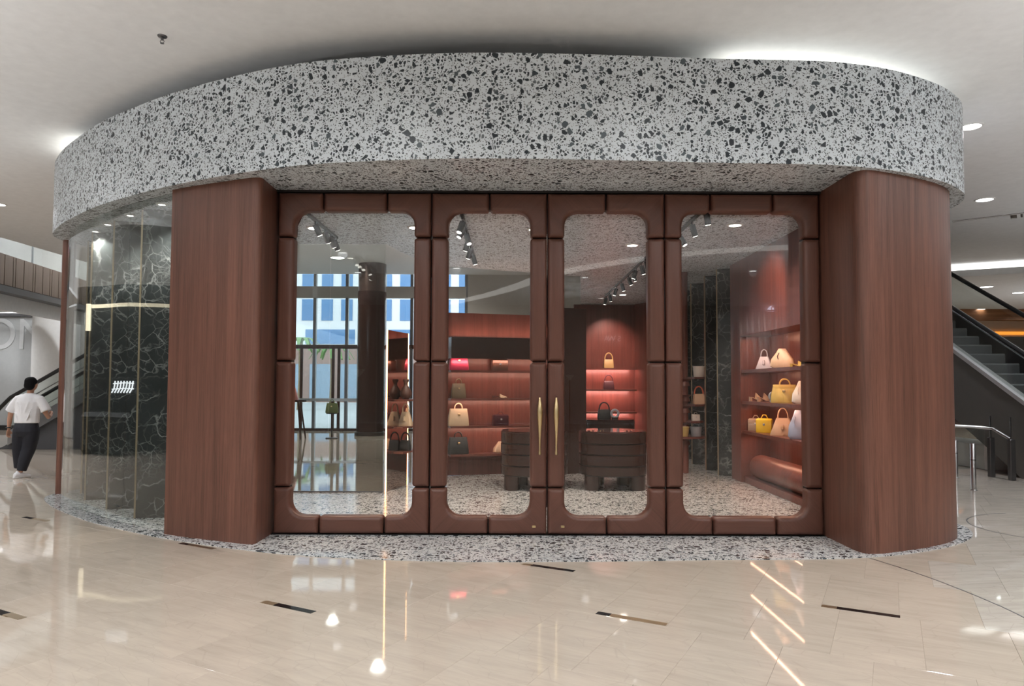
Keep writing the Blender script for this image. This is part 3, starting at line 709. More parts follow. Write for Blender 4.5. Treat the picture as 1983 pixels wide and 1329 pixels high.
def bag(kind, label, loc, w, h, d, col, rz=0, col2=None, group=None):
    m = leather(col, LC[col]); m2 = leather(col2, LC[col2]) if col2 else m
    t = thing('shoe' if kind == 'mule' else 'handbag', label, 'shoe' if kind == 'mule' else 'bag', loc, rz, group)
    if kind == 'satchel':
        MB().loft(rrings([(0, w * .94, d * .94), (h * .05, w, d), (h * .5, w * .96, d * .8), (h * .93, w * .86, d * .46), (h, w * .84, d * .40)])).build('body', m, t, 50)
        MB().loft(rrings([(h * .62, w * .5, .02), (h * .80, w * .80, .03), (h * .99, w * .86, .02)], .009)).build('flap', m2, t, 50)
        t.children[-1].location = (0, -d * .33, 0); t.children[-1].rotation_euler = (R(-6), 0, 0)
        MB().tube(arch(-w * .19, w * .19, h * .96, h * .36, -d * .12), h * .028, 8).build('handle', m2, t, 60)
        MB().tube(arch(-w * .19, w * .19, h * .96, h * .33, d * .12), h * .028, 8).build('handle', m2, t, 60)
        MB().cbox(-w * .06, w * .06, -d * .52, -d * .40, h * .60, h * .72, .006).build('clasp', M['brass'], t)
    elif kind == 'tote':
        MB().loft(rrings([(0, w * .96, d * .96), (h * .04, w, d), (h * .6, w * .72, d * .6), (h, w * .52, d * .3)])).build('body', m, t, 50)
        for s in (-1, 1):
            MB().tube(arch(-w * .2, w * .2, h * .94, h * .62, s * d * .13, 12), h * .03, 8).build('handle', m2, t, 60)
        MB().lathe([(.001, -.03), (.02, -.025), (.022, .03), (.008, .05)], (0, -d * .44, h * .48), 10).build('tag', m2, t, 40)
    elif kind == 'box':
        MB().loft(rrings([(0, w * .97, d * .97), (h * .03, w, d), (h * .68, w, d)], .012)).build('body', m, t, 50)
        MB().loft(rrings([(h * .66, w * 1.03, d * 1.05), (h * .9, w * 1.02, d * 1.03), (h, w * .9, d * .6)], .02)).build('lid', m2, t, 50)
        MB().tube([(-w * .22, 0, h * .98), (-w * .09, 0, h * 1.25), (w * .09, 0, h * 1.25), (w * .22, 0, h * .98)], h * .035, 8).build('handle', m2, t, 60)
        MB().cbox(-w * .06, w * .06, -d * .55, -d * .5, h * .5, h * .66, .004).build('clasp', M['steel'], t)
    elif kind == 'bucket':
        MB().lathe([(w * .40, 0), (w * .44, .01), (w * .5, h * .9), (w * .5, h), (w * .46, h), (w * .44, h * .75), (w * .3, h * .7)], n=22).build('body', m, t, 50)
        MB().lathe([(w * .445, h * .82), (w * .445, h * .83)], n=22).build('lining', M['black'], t)
        MB().tube([(w * .5 * cos(a), w * .5 * sin(a), h * 1.0) for a in [2 * pi * k / 22 for k in range(22)]], h * .05, 6, closed=True).build('rim', m2, t, 60)
    elif kind == 'loop':
        MB().loft(rrings([(0, w * .92, d * .95), (h * .06, w, d), (h * .55, w * .9, d * .7), (h * .62, w * .84, d * .5)])).build('body', m, t, 50)
        MB().tube(arch(-w * .38, w * .38, h * .55, h * .52, 0, 14), h * .045, 8).build('handle', m2, t, 60)
    elif kind == 'pouch':
        MB().loft(rrings([(0, w * .8, d * .8), (h * .10, w, d), (h * .45, w * .92, d * .8), (h * .8, w * .5, d * .35), (h, w * .3, d * .2)], .04)).build('body', m, t, 50)
        MB().tube([(-w * .12, -d * .25, h * .78), (-w * .18, -d * .42, h * .6), (-w * .14, -d * .46, h * .45)], h * .02, 6).build('strap', m2, t, 60)
    elif kind == 'ring':
        MB().tube([(w * .36 * cos(a), 0, h * .55 + h * .36 * sin(a)) for a in [2 * pi * k / 18 for k in range(18)]], h * .12, 10, closed=True).build('body', m, t, 60)
        MB().loft(rrings([(0, w * .6, d), (h * .2, w * .66, d)], .02)).build('base', m2, t, 50)
    elif kind == 'mule':                                          # toe towards +x, heel at -x
        sole = [(-.5, .36, .24), (-.3, .40, .22), (-.1, .36, .13), (.1, .42, .04), (.3, .40, .02), (.45, .22, .03), (.5, .08, .04)]
        MB().loft([[(x * w, -yw * d, z * h * 1.6), (x * w, yw * d, z * h * 1.6), (x * w, yw * d, z * h * 1.6 + .012), (x * w, -yw * d, z * h * 1.6 + .012)] for x, yw, z in sole]).build('sole', m2, t)
        MB().loft([[(x * w, yw * d * cos(a), z0 + hh * max(0, sin(a))) for a in [2 * pi * i / 14 for i in range(14)]] for x, yw, z0, hh in
                   ((-.02, .44, .15 * h, .74 * h), (.10, .46, .07 * h, .66 * h), (.25, .44, .04 * h, .48 * h), (.40, .30, .05 * h, .30 * h), (.51, .06, .06 * h, .08 * h))], False).build('upper', m, t, 60)
        MB().loft([[(x * w, y * d, z) for x, y in ((-.5, -.3), (-.34, -.3), (-.34, .3), (-.5, .3))] for z in (0, h * .36)]).build('heel', m2, t)
    return t
def on_wall(kind, label, t_, z, w, h, d, col, col2=None):
    p = WF(t_, .16); return bag(kind, label, (p.x, p.y, z), w, h, d, col, math.atan2(wd.y, wd.x), col2)
on_wall('satchel', 'pink top-handle bag on the topmost shelf of the middle wall', .16, 1.856, .34, .26, .15, 'pink')
on_wall('box', 'small dark brown box bag on the topmost shelf of the middle wall', .90, 1.856, .28, .20, .13, 'brown')
on_wall('satchel', 'olive grey flap bag on the second shelf of the middle wall', .16, 1.366, .26, .26, .13, 'olive')
on_wall('mule', 'tan pointed mule on the second shelf of the middle wall', .91, 1.366, .28, .09, .1, 'cream', 'brown')
on_wall('satchel', 'large cream top-handle bag on the third shelf of the middle wall', .16, .886, .36, .30, .16, 'cream')
on_wall('box', 'dark plum box bag on the third shelf of the middle wall', .92, .886, .27, .19, .13, 'plum')
on_wall('satchel', 'black top-handle bag on the lowest shelf of the middle wall', .16, .401, .36, .29, .16, 'black')
on_wall('pouch', 'blush pouch on the lowest shelf beside the first drum table', .92, .401, .26, .2, .14, 'sand')
bag('loop', 'gold woven bag on the top shelf of the far niche', (2.47, 17.8, 2.041), .26, .36, .12, 'gold')
bag('loop', 'dark loop-handle bag on the second shelf of the far niche', (2.47, 17.8, 1.501), .28, .34, .12, 'plum')
bag('loop', 'black bag with tall arched handle on the far drum table', (1.80, 13.62, .946), .26, .30, .14, 'black')
bag('ring', 'round silver bag on the far drum table', (1.99, 13.5, .946), .19, .2, .08, 'silver', 0, 'black')
NR = -pi / 2 + .25
bag('tote', 'silver lilac bag with looped handles on the top shelf at right', (4.02, 11.10, 1.866), .25, .20, .15, 'silver', -.5)
bag('pouch', 'cream soft bag on the top shelf at right', (4.02, 10.36, 1.866), .34, .29, .16, 'cream', -.5, 'brown')
bag('mule', 'yellow pointed shoe on the top shelf at right, cut off by the door frame', (4.0, 9.72, 1.866), .22, .1, .09, 'yellow', -.6)
bag('mule', 'pair of cream heeled mules, left shoe, on the second shelf at right', (3.98, 11.38, 1.351), .22, .16, .08, 'cream', .1, 'sand')
bag('mule', 'pair of cream heeled mules, right shoe, on the second shelf at right', (4.02, 11.12, 1.351), .22, .16, .08, 'cream', .1, 'sand')
bag('ring', 'slate blue sandal standing beside the cream mules', (4.02, 10.76, 1.351), .14, .16, .06, 'slate', 0, 'slate')
bag('satchel', 'yellow top-handle bag on the second shelf at right', (4.02, 10.28, 1.351), .38, .27, .17, 'yellow', -.55)
bag('pouch', 'white soft bag on the second shelf at right against the door frame', (4.02, 9.68, 1.351), .26, .32, .16, 'white', -.5)
bag('box', 'taupe box bag on the lowest shelf at right', (4.0, 11.46, .866), .23, .20, .14, 'taupe', -.5)
bag('box', 'bright lemon yellow box bag on the lowest shelf at right', (4.0, 11.07, .866), .24, .22, .15, 'lemon', -.5)
bag('tote', 'tall sand coloured bag with long handles on the lowest shelf at right', (4.02, 10.36, .866), .36, .26, .17, 'sand', -.5)
bag('pouch', 'tall pale blue bag on the lowest shelf at right against the door frame', (3.98, 9.72, .866), .26, .40, .16, 'blue', -.5)
bag('bucket', 'white bucket bag on the topmost tier of the pole stand', (3.41, 12.72, 1.756), .21, .19, .21, 'white')
bag('loop', 'coral and beige bag with arched handle on the pole stand', (3.40, 12.70, 1.266), .21, .30, .13, 'sand', 0, 'coral')
bag('box', 'small ivory box bag on the pole stand below the coral bag', (3.34, 12.70, .966), .14, .12, .1, 'white')
bag('bucket', 'grey tapered bucket bag on the lowest tier of the pole stand', (3.33, 12.64, .686), .20, .17, .2, 'grey')
bag('bucket', 'yellow bucket bag on the lowest tier of the pole stand', (3.10, 12.58, .686), .17, .17, .17, 'gold')
# small things on the second drum table
for k, (x, y, lab) in enumerate(((1.22, 10.76, 'leftmost pair of dark glasses on the third-pane drum table'), (1.36, 10.74, 'middle pair of dark glasses on the third-pane drum table'), (1.80, 10.75, 'rightmost pair of dark glasses on the third-pane drum table'))):
    t = thing('sunglasses', lab, 'glasses', (x, y, .9))
    for s in (-1, 1):
        MB().lathe([(.022, 0), (.024, .004), (.02, .006)], (s * .028, 0, 0), 14).build('lens', M['black_gloss'], t)
        MB().tube([(s * .05, 0, .006), (s * .055, .06, .012), (s * .05, .11, .004)], .003, 6).build('temple', M['brass'], t)
    MB().tube([(-.008, 0, .006), (.008, 0, .006)], .003, 6).build('bridge', M['brass'], t)
# bag plinth shelves by the mirror panel
def ledge(z, t0, t1, dep, label):
    p = A + dd * t0 + nrm * .004; q = A + dd * t1 + nrm * .004
    o = MB().prism([p, q, q + nrm * dep, p + nrm * dep], z - .03, z).build('ledge', M['wood_int']); return meta(o, label, 'shelf')
ledge(1.375, .25, .85, .16, 'upper wood ledge on the mirror panel')
ledge(.96, .25, .85, .16, 'middle wood ledge on the mirror panel')
ledge(.58, .25, .85, .16, 'lower wood ledge on the mirror panel')
pq = A + dd * .5 + nrm * .09
vs = MB().lathe([(.05, 0), (.055, .01), (.09, .06), (.095, .10), (.06, .17), (.032, .21), (.03, .25), (.05, .29), (.045, .31)], n=20).build('vase', leather('brown', LC['brown']), None, 50); vs.location = (pq.x, pq.y, 1.376); meta(vs, 'brown gourd-shaped vase on the upper ledge of the mirror panel', 'vase')
bag('tote', 'beige bag on the middle ledge of the mirror panel', (pq.x, pq.y, .961), .24, .22, .12, 'cream', -.3)
bag('loop', 'small black bag on the lower ledge of the mirror panel', (pq.x, pq.y, .581), .18, .26, .10, 'black', -.3)

# ------------------------------------------------------------------ the hall around the shop
M['frost'] = plain('frosted_store_glass', (.42, .43, .43), .25)
M['frost_lt'] = plain('frosted_letter', (.52, .53, .53), .3)
M['plank'] = wood('grey_brown_cladding', (.25, .19, .15), (0, 0, 0), .5, .5, False)
M['pale_wall'] = plain('pale_wall_paint', (.56, .54, .51), .7, spec=.2)
struct('wall_back', MB().box(-30, 30, -14.3, -14, 0, CEIL), M['pale_wall'])
struct('wall_far_right', MB().box(12, 40, 34, 34.3, 0, 4.9).box(30, 30.3, -14, 34, 0, CEIL + .3), M['pale_wall'])
struct('wall_far_left', MB().box(-30, -7.9, 24.2, 24.5, 0, 9).box(-22, -21.7, -14, 24.2, 0, 9), M['pale_wall'])
struct('wall_rear', MB().box(-1.55, 5.6, 24.2, 24.5, 0, 5.7), M['pale_wall'])
struct('ceiling_atrium', MB().box(-30, -11.7, -14, 24.5, 8.6, 8.9).box(-11.75, -11.7, -14, 24.5, CEIL, 8.6), M['ceiling'])
# rear entrance glazing
fc = thing('window_3', 'tall entrance glazing far behind the shop with daylight beyond', None, (-4, 24.2, 0), 0, None, 'structure')
mull = [-7.9, -6.88, -5.76, -4.45, -3.5, -2.55, -1.6]
for x in mull: MB().box(x - .05, x + .05, 24.2, 24.35, 0, 5.5).build('mullion', M['steel_dark'], fc, world=True)
for (z0, z1, mt) in ((4.62, 5.02, M['pale_wall']), (2.84, 2.98, M['dark_wood']), (0, .08, M['dark_wood'])):
    MB().box(-7.9, -1.6, 24.18, 24.36, z0, z1).build('transom', mt, fc, world=True)
for a, b in zip(mull, mull[1:]):
    MB().box(a + .05, b - .05, 24.26, 24.28, .08, 2.84).build('pane', M['glass_thin'], fc, world=True)
    MB().box(a + .05, b - .05, 24.26, 24.28, 2.98, 4.62).build('pane', M['glass_thin'], fc, world=True)
    MB().box(a + .05, b - .05, 24.26, 24.28, 5.02, 5.45).build('pane', M['glass_thin'], fc, world=True)
for x in (-7.3, -6.2, -6.0):
    MB().box(x - .05, x + .05, 24.16, 24.2, .08, 2.84).build('door_frame', M['dark_wood'], fc, world=True)
MB().box(-7.9, -4.6, 24.15, 24.2, 1.02, 1.12).build('push_bar', M['steel'], fc, world=True)
# building across the street
ob = thing('office_building', 'pale office building with blue windows across the street, seen through the left door', 'building', (-20, 62, 0))
MB().box(-42, 6, 62, 72, 4.9, 30).build('wall', plain('pale_stone', (.74, .72, .74), .7), ob, world=True)
MB().box(-42, 6, 61.8, 72, 0, 4.9).build('ground_floor', plain('brown_shopfront', (.34, .22, .19), .5), ob, world=True)
for k in range(9):
    MB().box(-26 + k * 2.7, -24.2 + k * 2.7, 61.7, 61.8, .2, 3.4).build('shop_window', plain('street_glass', (.30, .38, .48), .1) if k == 0 else bpy.data.materials['street_glass'], ob, world=True)
struct('floor_pavement', MB().box(-60, 40, 40, 62, -.3, -.02), plain('grey_paving', (.42, .42, .43), .8))
wm = None
for r_, (z, hh) in enumerate(((10.3, 1.9), (7.3, 1.9), (13.3, 1.9), (16.3, 1.9))):
    for k in range(12):
        x = -23.5 + k * 1.75
        if wm is None:
            o = MB().box(-.5, .5, 0, .06, 0, 1.9).build('window', plain('blue_window', (.10, .22, .42), .08), ob); wm = o
        else:
            o = wm.copy(); C.objects.link(o)
        o.location = (x + 20, -.062, z)
for k in range(4):
    MB().box(-24 + k * 5.6, -19.6 + k * 5.6, 61.93, 61.99, 5.2, 6.5).build('wide_window', bpy.data.materials['blue_window'], ob, world=True)
for (x, y, s, nm) in ((-13.4, 44, 1.0, 'left'), (-11.9, 46, .9, 'right')):
    t = thing('palm_tree', nm + ' small palm tree outside the far entrance', 'tree', (x, y, 0))
    MB().tube([(0, 0, 0), (.05, 0, 2), (0, 0, 4.2 * s)], [.16, .12, .09], 10).build('trunk', plain('palm_bark_' + nm, (.25, .18, .11), .8), t, 50)
    for k in range(14):
        a = 2 * pi * k / 14; L = 1.5; p = []; q = []
        for j in range(6):
            u = j / 5; z = 4.2 * s + .55 * sin(u * 2.6) - .8 * u * u; w_ = .16 * (1 - abs(2 * u - .8) * .6) + .01
            c = Vector((cos(a) * L * u, sin(a) * L * u, z)); n_ = Vector((-sin(a), cos(a), 0))
            p.append(c + n_ * w_); q.append(c - n_ * w_)
        m = MB()
        for j in range(5): m.add([p[j], p[j + 1], q[j + 1], q[j]], [(0, 1, 2, 3)])
        m.build('frond', bpy.data.materials.get('palm_leaf') or plain('palm_leaf', (.12, .24, .06), .5), t)
# round column in the rear hall
rc = thing('round_column', 'polished brown stone column standing in the hall behind the shop', 'column', (-4.48, 22.2, 0))
MB().lathe([(.45, 0), (.45, 4.55)], n=40).build('shaft', plain('brown_stone', (.032, .016, .014), .12, spec=.25), rc, 40)
MB().lathe([(.435, 4.55), (.435, 5.45)], n=40).build('collar', plain('bronze_collar', (.10, .06, .05), .3, .6), rc, 40)
MB().lathe([(.50, 0), (.50, .10), (.455, .12)], n=40).build('base', M['dark_frame'], rc, 40)
# small display by the entrance
dt = thing('side_table', 'dark round-topped table with splayed legs near the far entrance', 'table', (-6.35, 20.5, 0))
MB().lathe([(.28, 1.08), (.32, 1.10), (.32, 1.14)], n=24).build('top', M['dark_wood'], dt, 40)
for a in (45, 135, 225, 315):
    MB().tube([(.16 * cos(R(a)), .16 * sin(R(a)), 1.09), (.34 * cos(R(a)), .34 * sin(R(a)), 0)], .025, 8).build('leg', M['dark_wood'], dt, 40)
bag('tote', 'pink bag on the dark table near the far entrance', (-6.42, 20.4, 1.141), .36, .36, .18, 'rose')
gb = thing('display_stand', 'slim black stand holding a green bag near the far entrance', 'stand', (-5.35, 20.8, 0))
MB().lathe([(.18, 0), (.18, .02), (.02, .03), (.02, .72), (.17, .73), (.17, .75)], n=18).build('stem', M['black'], gb, 40)
bag('satchel', 'green bag on a slim black stand near the far entrance', (-5.35, 20.8, .751), .36, .30, .18, 'green')

# left side of the hall
fs = thing('frosted_storefront', 'grey frosted storefront with faint large letters at far left', 'storefront', (-18, 24, 0))
MB().box(-21.6, -16.34, 24.05, 24.19, .16, 3.9).build('panel', M['frost'], fs, world=True)
MB().box(-21.6, -16.34, 24.0, 24.19, 0, .16).build('plinth', M['black'], fs, world=True)
MB().box(-21.6, -16.34, 23.98, 24.19, 3.9, 4.02).build('header', M['steel_dark'], fs, world=True)
MB().box(-21.6, -16.34, 23.9, 24.0, 4.03, 4.08).build('light_line', emission('shop_header_glow', (1, 1, 1), 2.2), fs, world=True)
def letters(body, size, loc, mat, parent, rot=(R(90), 0, 0), ext=.01, name='letter'):
    for ch, dx in body:
        cu = bpy.data.curves.new('text', 'FONT'); cu.body = ch; cu.size = size; cu.extrude = ext
        o = bpy.data.objects.new('text', cu); C.objects.link(o); bpy.context.view_layer.update()
        me = bpy.data.meshes.new_from_object(o.evaluated_get(bpy.context.evaluated_depsgraph_get()))
        bpy.data.objects.remove(o); bpy.data.curves.remove(cu)
        me.materials.clear(); me.materials.append(mat)
        q = bpy.data.objects.new(name, me); C.objects.link(q); q.parent = parent
        q.location = (loc[0] + dx - parent.location.x, loc[1] - parent.location.y, loc[2] - parent.location.z); q.rotation_euler = rot
letters([('O', -.95), ('N', .30)], 1.55, (-17.42, 24.035, 2.78), M['frost_lt'], fs)
wc = MB().prism(spline([Vector((-16.25, 24.1)), Vector((-16.2, 23.5)), Vector((-15.9, 23.2)), Vector((-15.3, 23.2)), Vector((-15.0, 23.5)), Vector((-14.95, 24.1))], 4), 0, 4.2).build('white_column', M['white'], None, 40)
meta(wc, 'plain white column behind the walking person', 'column')
# balcony with timber cladding above
bc = thing('balcony', 'upper floor balcony clad in grey-brown upright boards at far left', 'balcony', (-13, 18.5, 4.0))
BA = Vector((-12.42, 15.2)); BB = Vector((-13.55, 22.5)); bd = (BB - BA).normalized(); BL = (BB - BA).length
MB().obox(BA + Vector((-.06, 0)), BB + Vector((-.06, 0)), .30, 4.06, 4.86).build('backing', M['dark_frame'], bc, world=True)
MB().obox(BA + Vector((.03, 0)), BB + Vector((.03, 0)), .4, 3.90, 4.06).build('edge_profile', M['steel_dark'], bc, world=True)
MB().prism([BA + Vector((-.02, 0)), BB + Vector((-.02, 0)), (-21, 24.2), (-21, 15.2)], 3.98, 4.05).build('soffit', M['ceiling'], bc, world=True)
MB().obox(BA + Vector((-.30, 0)), BB + Vector((-.30, 0)), .1, 3.5, 3.90).build('bulkhead', M['ceiling'], bc, world=True)
t = 0; k = 0
while t < BL - .4:
    wdt = (.36, .36, .08, .36, .42, .08)[k % 6]
    MB().obox(BA + bd * t, BA + bd * (t + wdt), .05, 4.08, 4.85).build('board', M['plank'], bc, world=True)
    t += wdt + .035; k += 1
MB().obox(BA + Vector((-.1, 0)), BB + Vector((-.1, 0)), .012, 4.86, 5.95).build('balustrade_glass', M['glass_thin'], bc, world=True)
for t in (.4, 2.1, 3.8, 5.5):
    p = BA + bd * t + Vector((-.12, 0)); MB().box(p.x - .03, p.x, p.y - .02, p.y + .02, 4.86, 5.95).build('post', M['steel_dark'], bc, world=True)
for (x, y, z, w_, h_, col, nm) in ((-14.6, 18.8, 4.86, .5, .75, (.62, .03, .06), 'red'), (-14.4, 18.0, 4.86, .5, .7, (.03, .04, .10), 'navy'), (-15.0, 17.0, 4.86, 1.1, .5, (.28, .30, .34), 'grey')):
    o = thing('display_box', nm + ' display box on the upper floor behind the balcony glass', 'box', (x, y, z - .8))
    MB().cbox(-w_ / 2, w_ / 2, -.2, .2, 0, h_ + .8, .03).build('body', plain('box_' + nm, col, .5), o)
    MB().cbox(-w_ / 2 - .02, w_ / 2 + .02, -.22, .22, h_ + .8, h_ + .86, .01).build('lid', M['white'], o)
# escalator rail at the left
le = thing('escalator', 'black-railed escalator rising behind the slim post at left', 'escalator', (-11.8, 17, 0))
def slope_slab(x0, z0, x1, z1, y0, y1, h): 
    return MB().add([(x0, y0, z0), (x1, y0, z1), (x1, y0, z1 + h), (x0, y0, z0 + h), (x0, y1, z0), (x1, y1, z1), (x1, y1, z1 + h), (x0, y1, z0 + h)],
                    [(0, 1, 2, 3), (7, 6, 5, 4), (0, 4, 5, 1), (1, 5, 6, 2), (2, 6, 7, 3), (3, 7, 4, 0)])
for y in (17.0, 18.1):
    slope_slab(-12.2, .98, -8.6, 3.06, y, y + .02, .02).build('glass_seat', M['steel_dark'], le, world=True)
    slope_slab(-12.2, .45, -8.6, 2.55, y, y + .02, .80).build('balustrade_glass', M['glass_thin'], le, world=True)
    MB().tube([(-12.5, y, .95), (-12.2, y, 1.26), (-8.6, y, 3.36)], .045, 10).build('handrail', M['black'], le, 40, world=True)
    slope_slab(-12.2, .10, -8.6, 2.2, y - .06, y + .1, .34).build('deck', M['steel'], le, world=True)
MB().add([(-12.6, 17.05, 0), (-8.6, 17.05, 0), (-8.6, 17.05, 2.2), (-12.4, 17.05, .05), (-12.6, 18.1, 0), (-8.6, 18.1, 0), (-8.6, 18.1, 2.2), (-12.4, 18.1, .05)],
         [(0, 1, 2, 3), (7, 6, 5, 4), (0, 4, 5, 1), (1, 5, 6, 2), (2, 6, 7, 3), (3, 7, 4, 0)]).build('truss', M['dark_grey'], le, world=True)

# dark shop across the walkway at left, mirrored in the curved window
ds = thing('dark_storefront', 'dark shopfront with cream light line, mirrored in the curved window', 'storefront', (-14.2, 12, 0))
MB().box(-14.5, -14.2, 5, 13.9, 0, 4.0).build('front', plain('smoked_front', (.035, .036, .038), .35), ds, world=True)
MB().box(-14.21, -14.1, 6.2, 13.0, 3.46, 3.54).build('light_line', emission('cream_glow', (1, .88, .62), 1.6), ds, world=True)
MB().box(-14.21, -14.1, 12.88, 13.02, 2.9, 3.56).build('light_drop', bpy.data.materials['cream_glow'], ds, world=True)
MB().box(-14.5, -14.2, 5, 13.9, 4.0, 5.0).build('fascia', M['pale_wall'], ds, world=True)
MB().cbox(-13.6, -12.9, 9.2, 12.6, 0, .95, .1).build('counter', M['black'], ds, world=True)
wp = MB().cbox(-14.5, -14.1, 14.0, 17.6, .2, 3.6, .05).build('white_panel', M['white']); meta(wp, 'tall white panel beside the dark shopfront, mirrored in the curved window', 'panel')

# far right: escalator, guard rail, bollards
M['esc_panel'] = plain('dark_bronze_panel', (.15, .145, .135), .32, .3)
es = thing('escalator', 'dark clad escalator climbing away behind the right pillar', 'escalator', (9.5, 12.2, 0))
dz = lambda y: 1.30 + .53 * (y - 12.05)
def side(x0, x1, low, high, y0, y1):                              # sloping slab along the flight
    vs = []
    for x in (x0, x1): vs += [(x, y0, low(y0)), (x, y1, low(y1)), (x, y1, high(y1)), (x, y0, high(y0))]
    return MB().add(vs, [(0, 1, 2, 3), (7, 6, 5, 4), (0, 4, 5, 1), (1, 5, 6, 2), (2, 6, 7, 3), (3, 7, 4, 0)])
YT = 18.6
for x in (8.90, 10.10):
    MB().add([(x + a, y, z) for a in (0, .1) for (y, z) in ((9.7, 0), (12.24, 0), (YT, max(0, .53 * (YT - 12.24))), (YT, dz(YT) - .06), (9.7, dz(9.7) - .06))],
             [(0, 1, 2, 3, 4), (9, 8, 7, 6, 5), (0, 5, 6, 1), (1, 6, 7, 2), (2, 7, 8, 3), (3, 8, 9, 4), (4, 9, 5, 0)]).build('side_panel', M['esc_panel'], es, world=True)
    side(x - .03, x + .14, lambda y: dz(y) - .055, lambda y: dz(y) + .03, 9.7, YT).build('deck', M['steel_lt'], es, world=True)
    side(x + .045, x + .06, lambda y: dz(y) + .03, lambda y: dz(y) + .76, 9.7, YT).build('balustrade_glass', M['glass_thin'], es, world=True)
    MB().tube([(x + .05, y, dz(y) + .80) for y in (9.7, 14, YT)], .045, 12).build('handrail', M['black_gloss'], es, 40, world=True)
    side(x + (.14 if x < 9.5 else -.05), x + (.16 if x < 9.5 else -.03), lambda y: dz(y) - .45, lambda y: dz(y) - .02, 9.7, YT).build('skirt', M['black'], es, world=True)
M['tread'] = plain('grey_step', (.12, .125, .13), .42, .3)
for k in range(22):
    y = 9.9 + k * .39; z = dz(y) - .16
    m = MB(); prof = [(0, -.205), (0, -.03), (.012, -.008), (.03, 0), (.39, 0), (.39, -.205)]
    vs = [(x, y + p, z + q) for x in (9.07, 10.05) for p, q in prof]; n = len(prof)
    m.add(vs, [tuple(range(n)), tuple(range(2 * n - 1, n - 1, -1))] + [(i, i + n, (i + 1) % n + n, (i + 1) % n) for i in range(n)])
    m.build('step', M['tread'], es, world=True)
gr = thing('guard_rail', 'low grey metal guard rail at the foot of the right escalator', 'rail', (8.5, 12.3, 0))
for (x, y) in ((8.52, 12.45), (8.56, 12.0)):
    MB().cbox(x - .045, x + .045, y - .045, y + .045, 0, .70, .008).build('post', M['steel_dark'], gr, world=True)
    MB().tube([(x, y, .70), (x, y, 1.08)], .012, 8).build('pin', M['black'], gr, world=True)
MB().tube([(7.7, 12.75, .90), (8.3, 12.6, .88), (8.52, 12.40, .86), (8.56, 12.02, .70)], .028, 10).build('top_rail', M['steel'], gr, 40, world=True)
MB().box(7.7, 8.5, 12.6, 12.612, .12, .84).build('infill_glass', M['glass_thin'], gr, world=True)
for (x, y, h_, nm) in ((7.15, 10.86, .72, 'nearer'), (7.82, 12.35, .66, 'further')):
    b = thing('bollard', nm + ' slim steel bollard beside the right pillar', 'bollard', (x, y, 0))
    MB().lathe([(.036, 0), (.036, h_ - .01), (.03, h_)], n=18).build('tube', M['steel'], b, 40)
    MB().lathe([(.052, 0), (.052, .008), (.038, .012)], n=18).build('foot', M['steel'], b, 40)
    MB().lathe([(.0375, h_ * .64), (.0375, h_ * .66)], n=18).build('band', M['steel_dark'], b, 40)
struct('wall_low', MB().box(9.15, 10.0, 13.4, 17, 0, .47), M['white'])
bm_ = MB().box(13, 34, 27, 27.5, 4.20, 4.62).build('ceiling_beam', wood('orange_brown_beam', (.30, .13, .06), (0, R(90), 0), .45)); meta(bm_, 'brown timber ceiling beam beyond the right escalator', 'beam')
ol = thing('light_line', 'orange glowing light line under the far ceiling beyond the right escalator', 'light', (22, 31, 4.0))
MB().box(15, 34, 31, 31.1, 3.93, 4.06).build('diffuser', emission('orange_glow', (1, .30, .04), 1.0), ol, world=True)
MB().box(15, 34, 31.1, 31.3, 3.85, 4.61).build('bulkhead', M['pale_wall'], ol, world=True)
dk = MB().box(16, 36, 33, 33.5, 0, 3.2).build('dark_shopfront', M['dark_grey']); meta(dk, 'dark shopfront at the far right end of the hall', 'storefront')
for (x, y, e) in ((14.3, 20.9, 160), (16.2, 22.2, 160), (-13.5, 20.5, 0), (20, 26, 200)):
    if e: spot((x, y, 4.58), e, (1, .93, .84), 160, 1.0, .12)
for (x, y) in ((-15, 12), (-17, 20), (-15, 6), (-17.5, 22.5), (-13.2, 21), (-16, 17.5)):  # unseen lamps without fixtures, added to brighten the left hall and balcony
    spot((x, y, 8.5 if x > -16.5 else 3.9), 900 if x > -16.5 else 150, (.97, .98, 1), 165, 1.0, .2)

# things behind the photographer that the door glass mirrors
cu = thing('curtain', 'white pleated curtain hanging on the wall behind the photographer', 'curtain', (10.5, -13.8, .6))
pts = [Vector((9.4 + k * .045, -13.8 + .07 * sin(k * 1.15))) for k in range(50)]
MB().prism(pts + offset(pts, .02)[::-1], .6, 4.7).build('cloth', M['white'], cu, 60, world=True)
MB().tube([(9.3, -13.75, 4.74), (11.7, -13.75, 4.74)], .025, 8).build('rail', M['steel'], cu, 40, world=True)
spot((10.4, -12.2, 4.8), 260, (1, .97, .95), 110, 1.0, .1, (10.5, -13.8, 2.4))  # added lamp without a fixture, brightens the curtain for its reflection
em = thing('emblem_sign', 'white lit crescent and two bars emblem on the wall behind the photographer', 'sign', (10.75, -13.9, 4.62))
lit = emission('emblem_glow', (.80, .80, 1), 4.5); em.scale = (1.3, 1.3, 1.3)
MB().prism([(x, z) for x, z in [(.10 - .32 * cos(R(a)) * .55, .26 * sin(R(a))) for a in range(-75, 76, 10)] + [(.10 - .16 * cos(R(a)) * .4, .26 * sin(R(a))) for a in range(75, -76, -10)]], -.02, .02).build('crescent', lit, em)
em.children[-1].rotation_euler = (R(90), 0, 0)
MB().cbox(.10, .145, -.02, .02, .05, .2, .004).build('bar', lit, em); MB().cbox(.10, .145, -.02, .02, -.22, -.05, .004).build('bar', lit, em)
fl = thing('letter_sign', 'pale letters SWA on the wall behind the photographer', 'sign', (4.3, -13.95, 3.5))
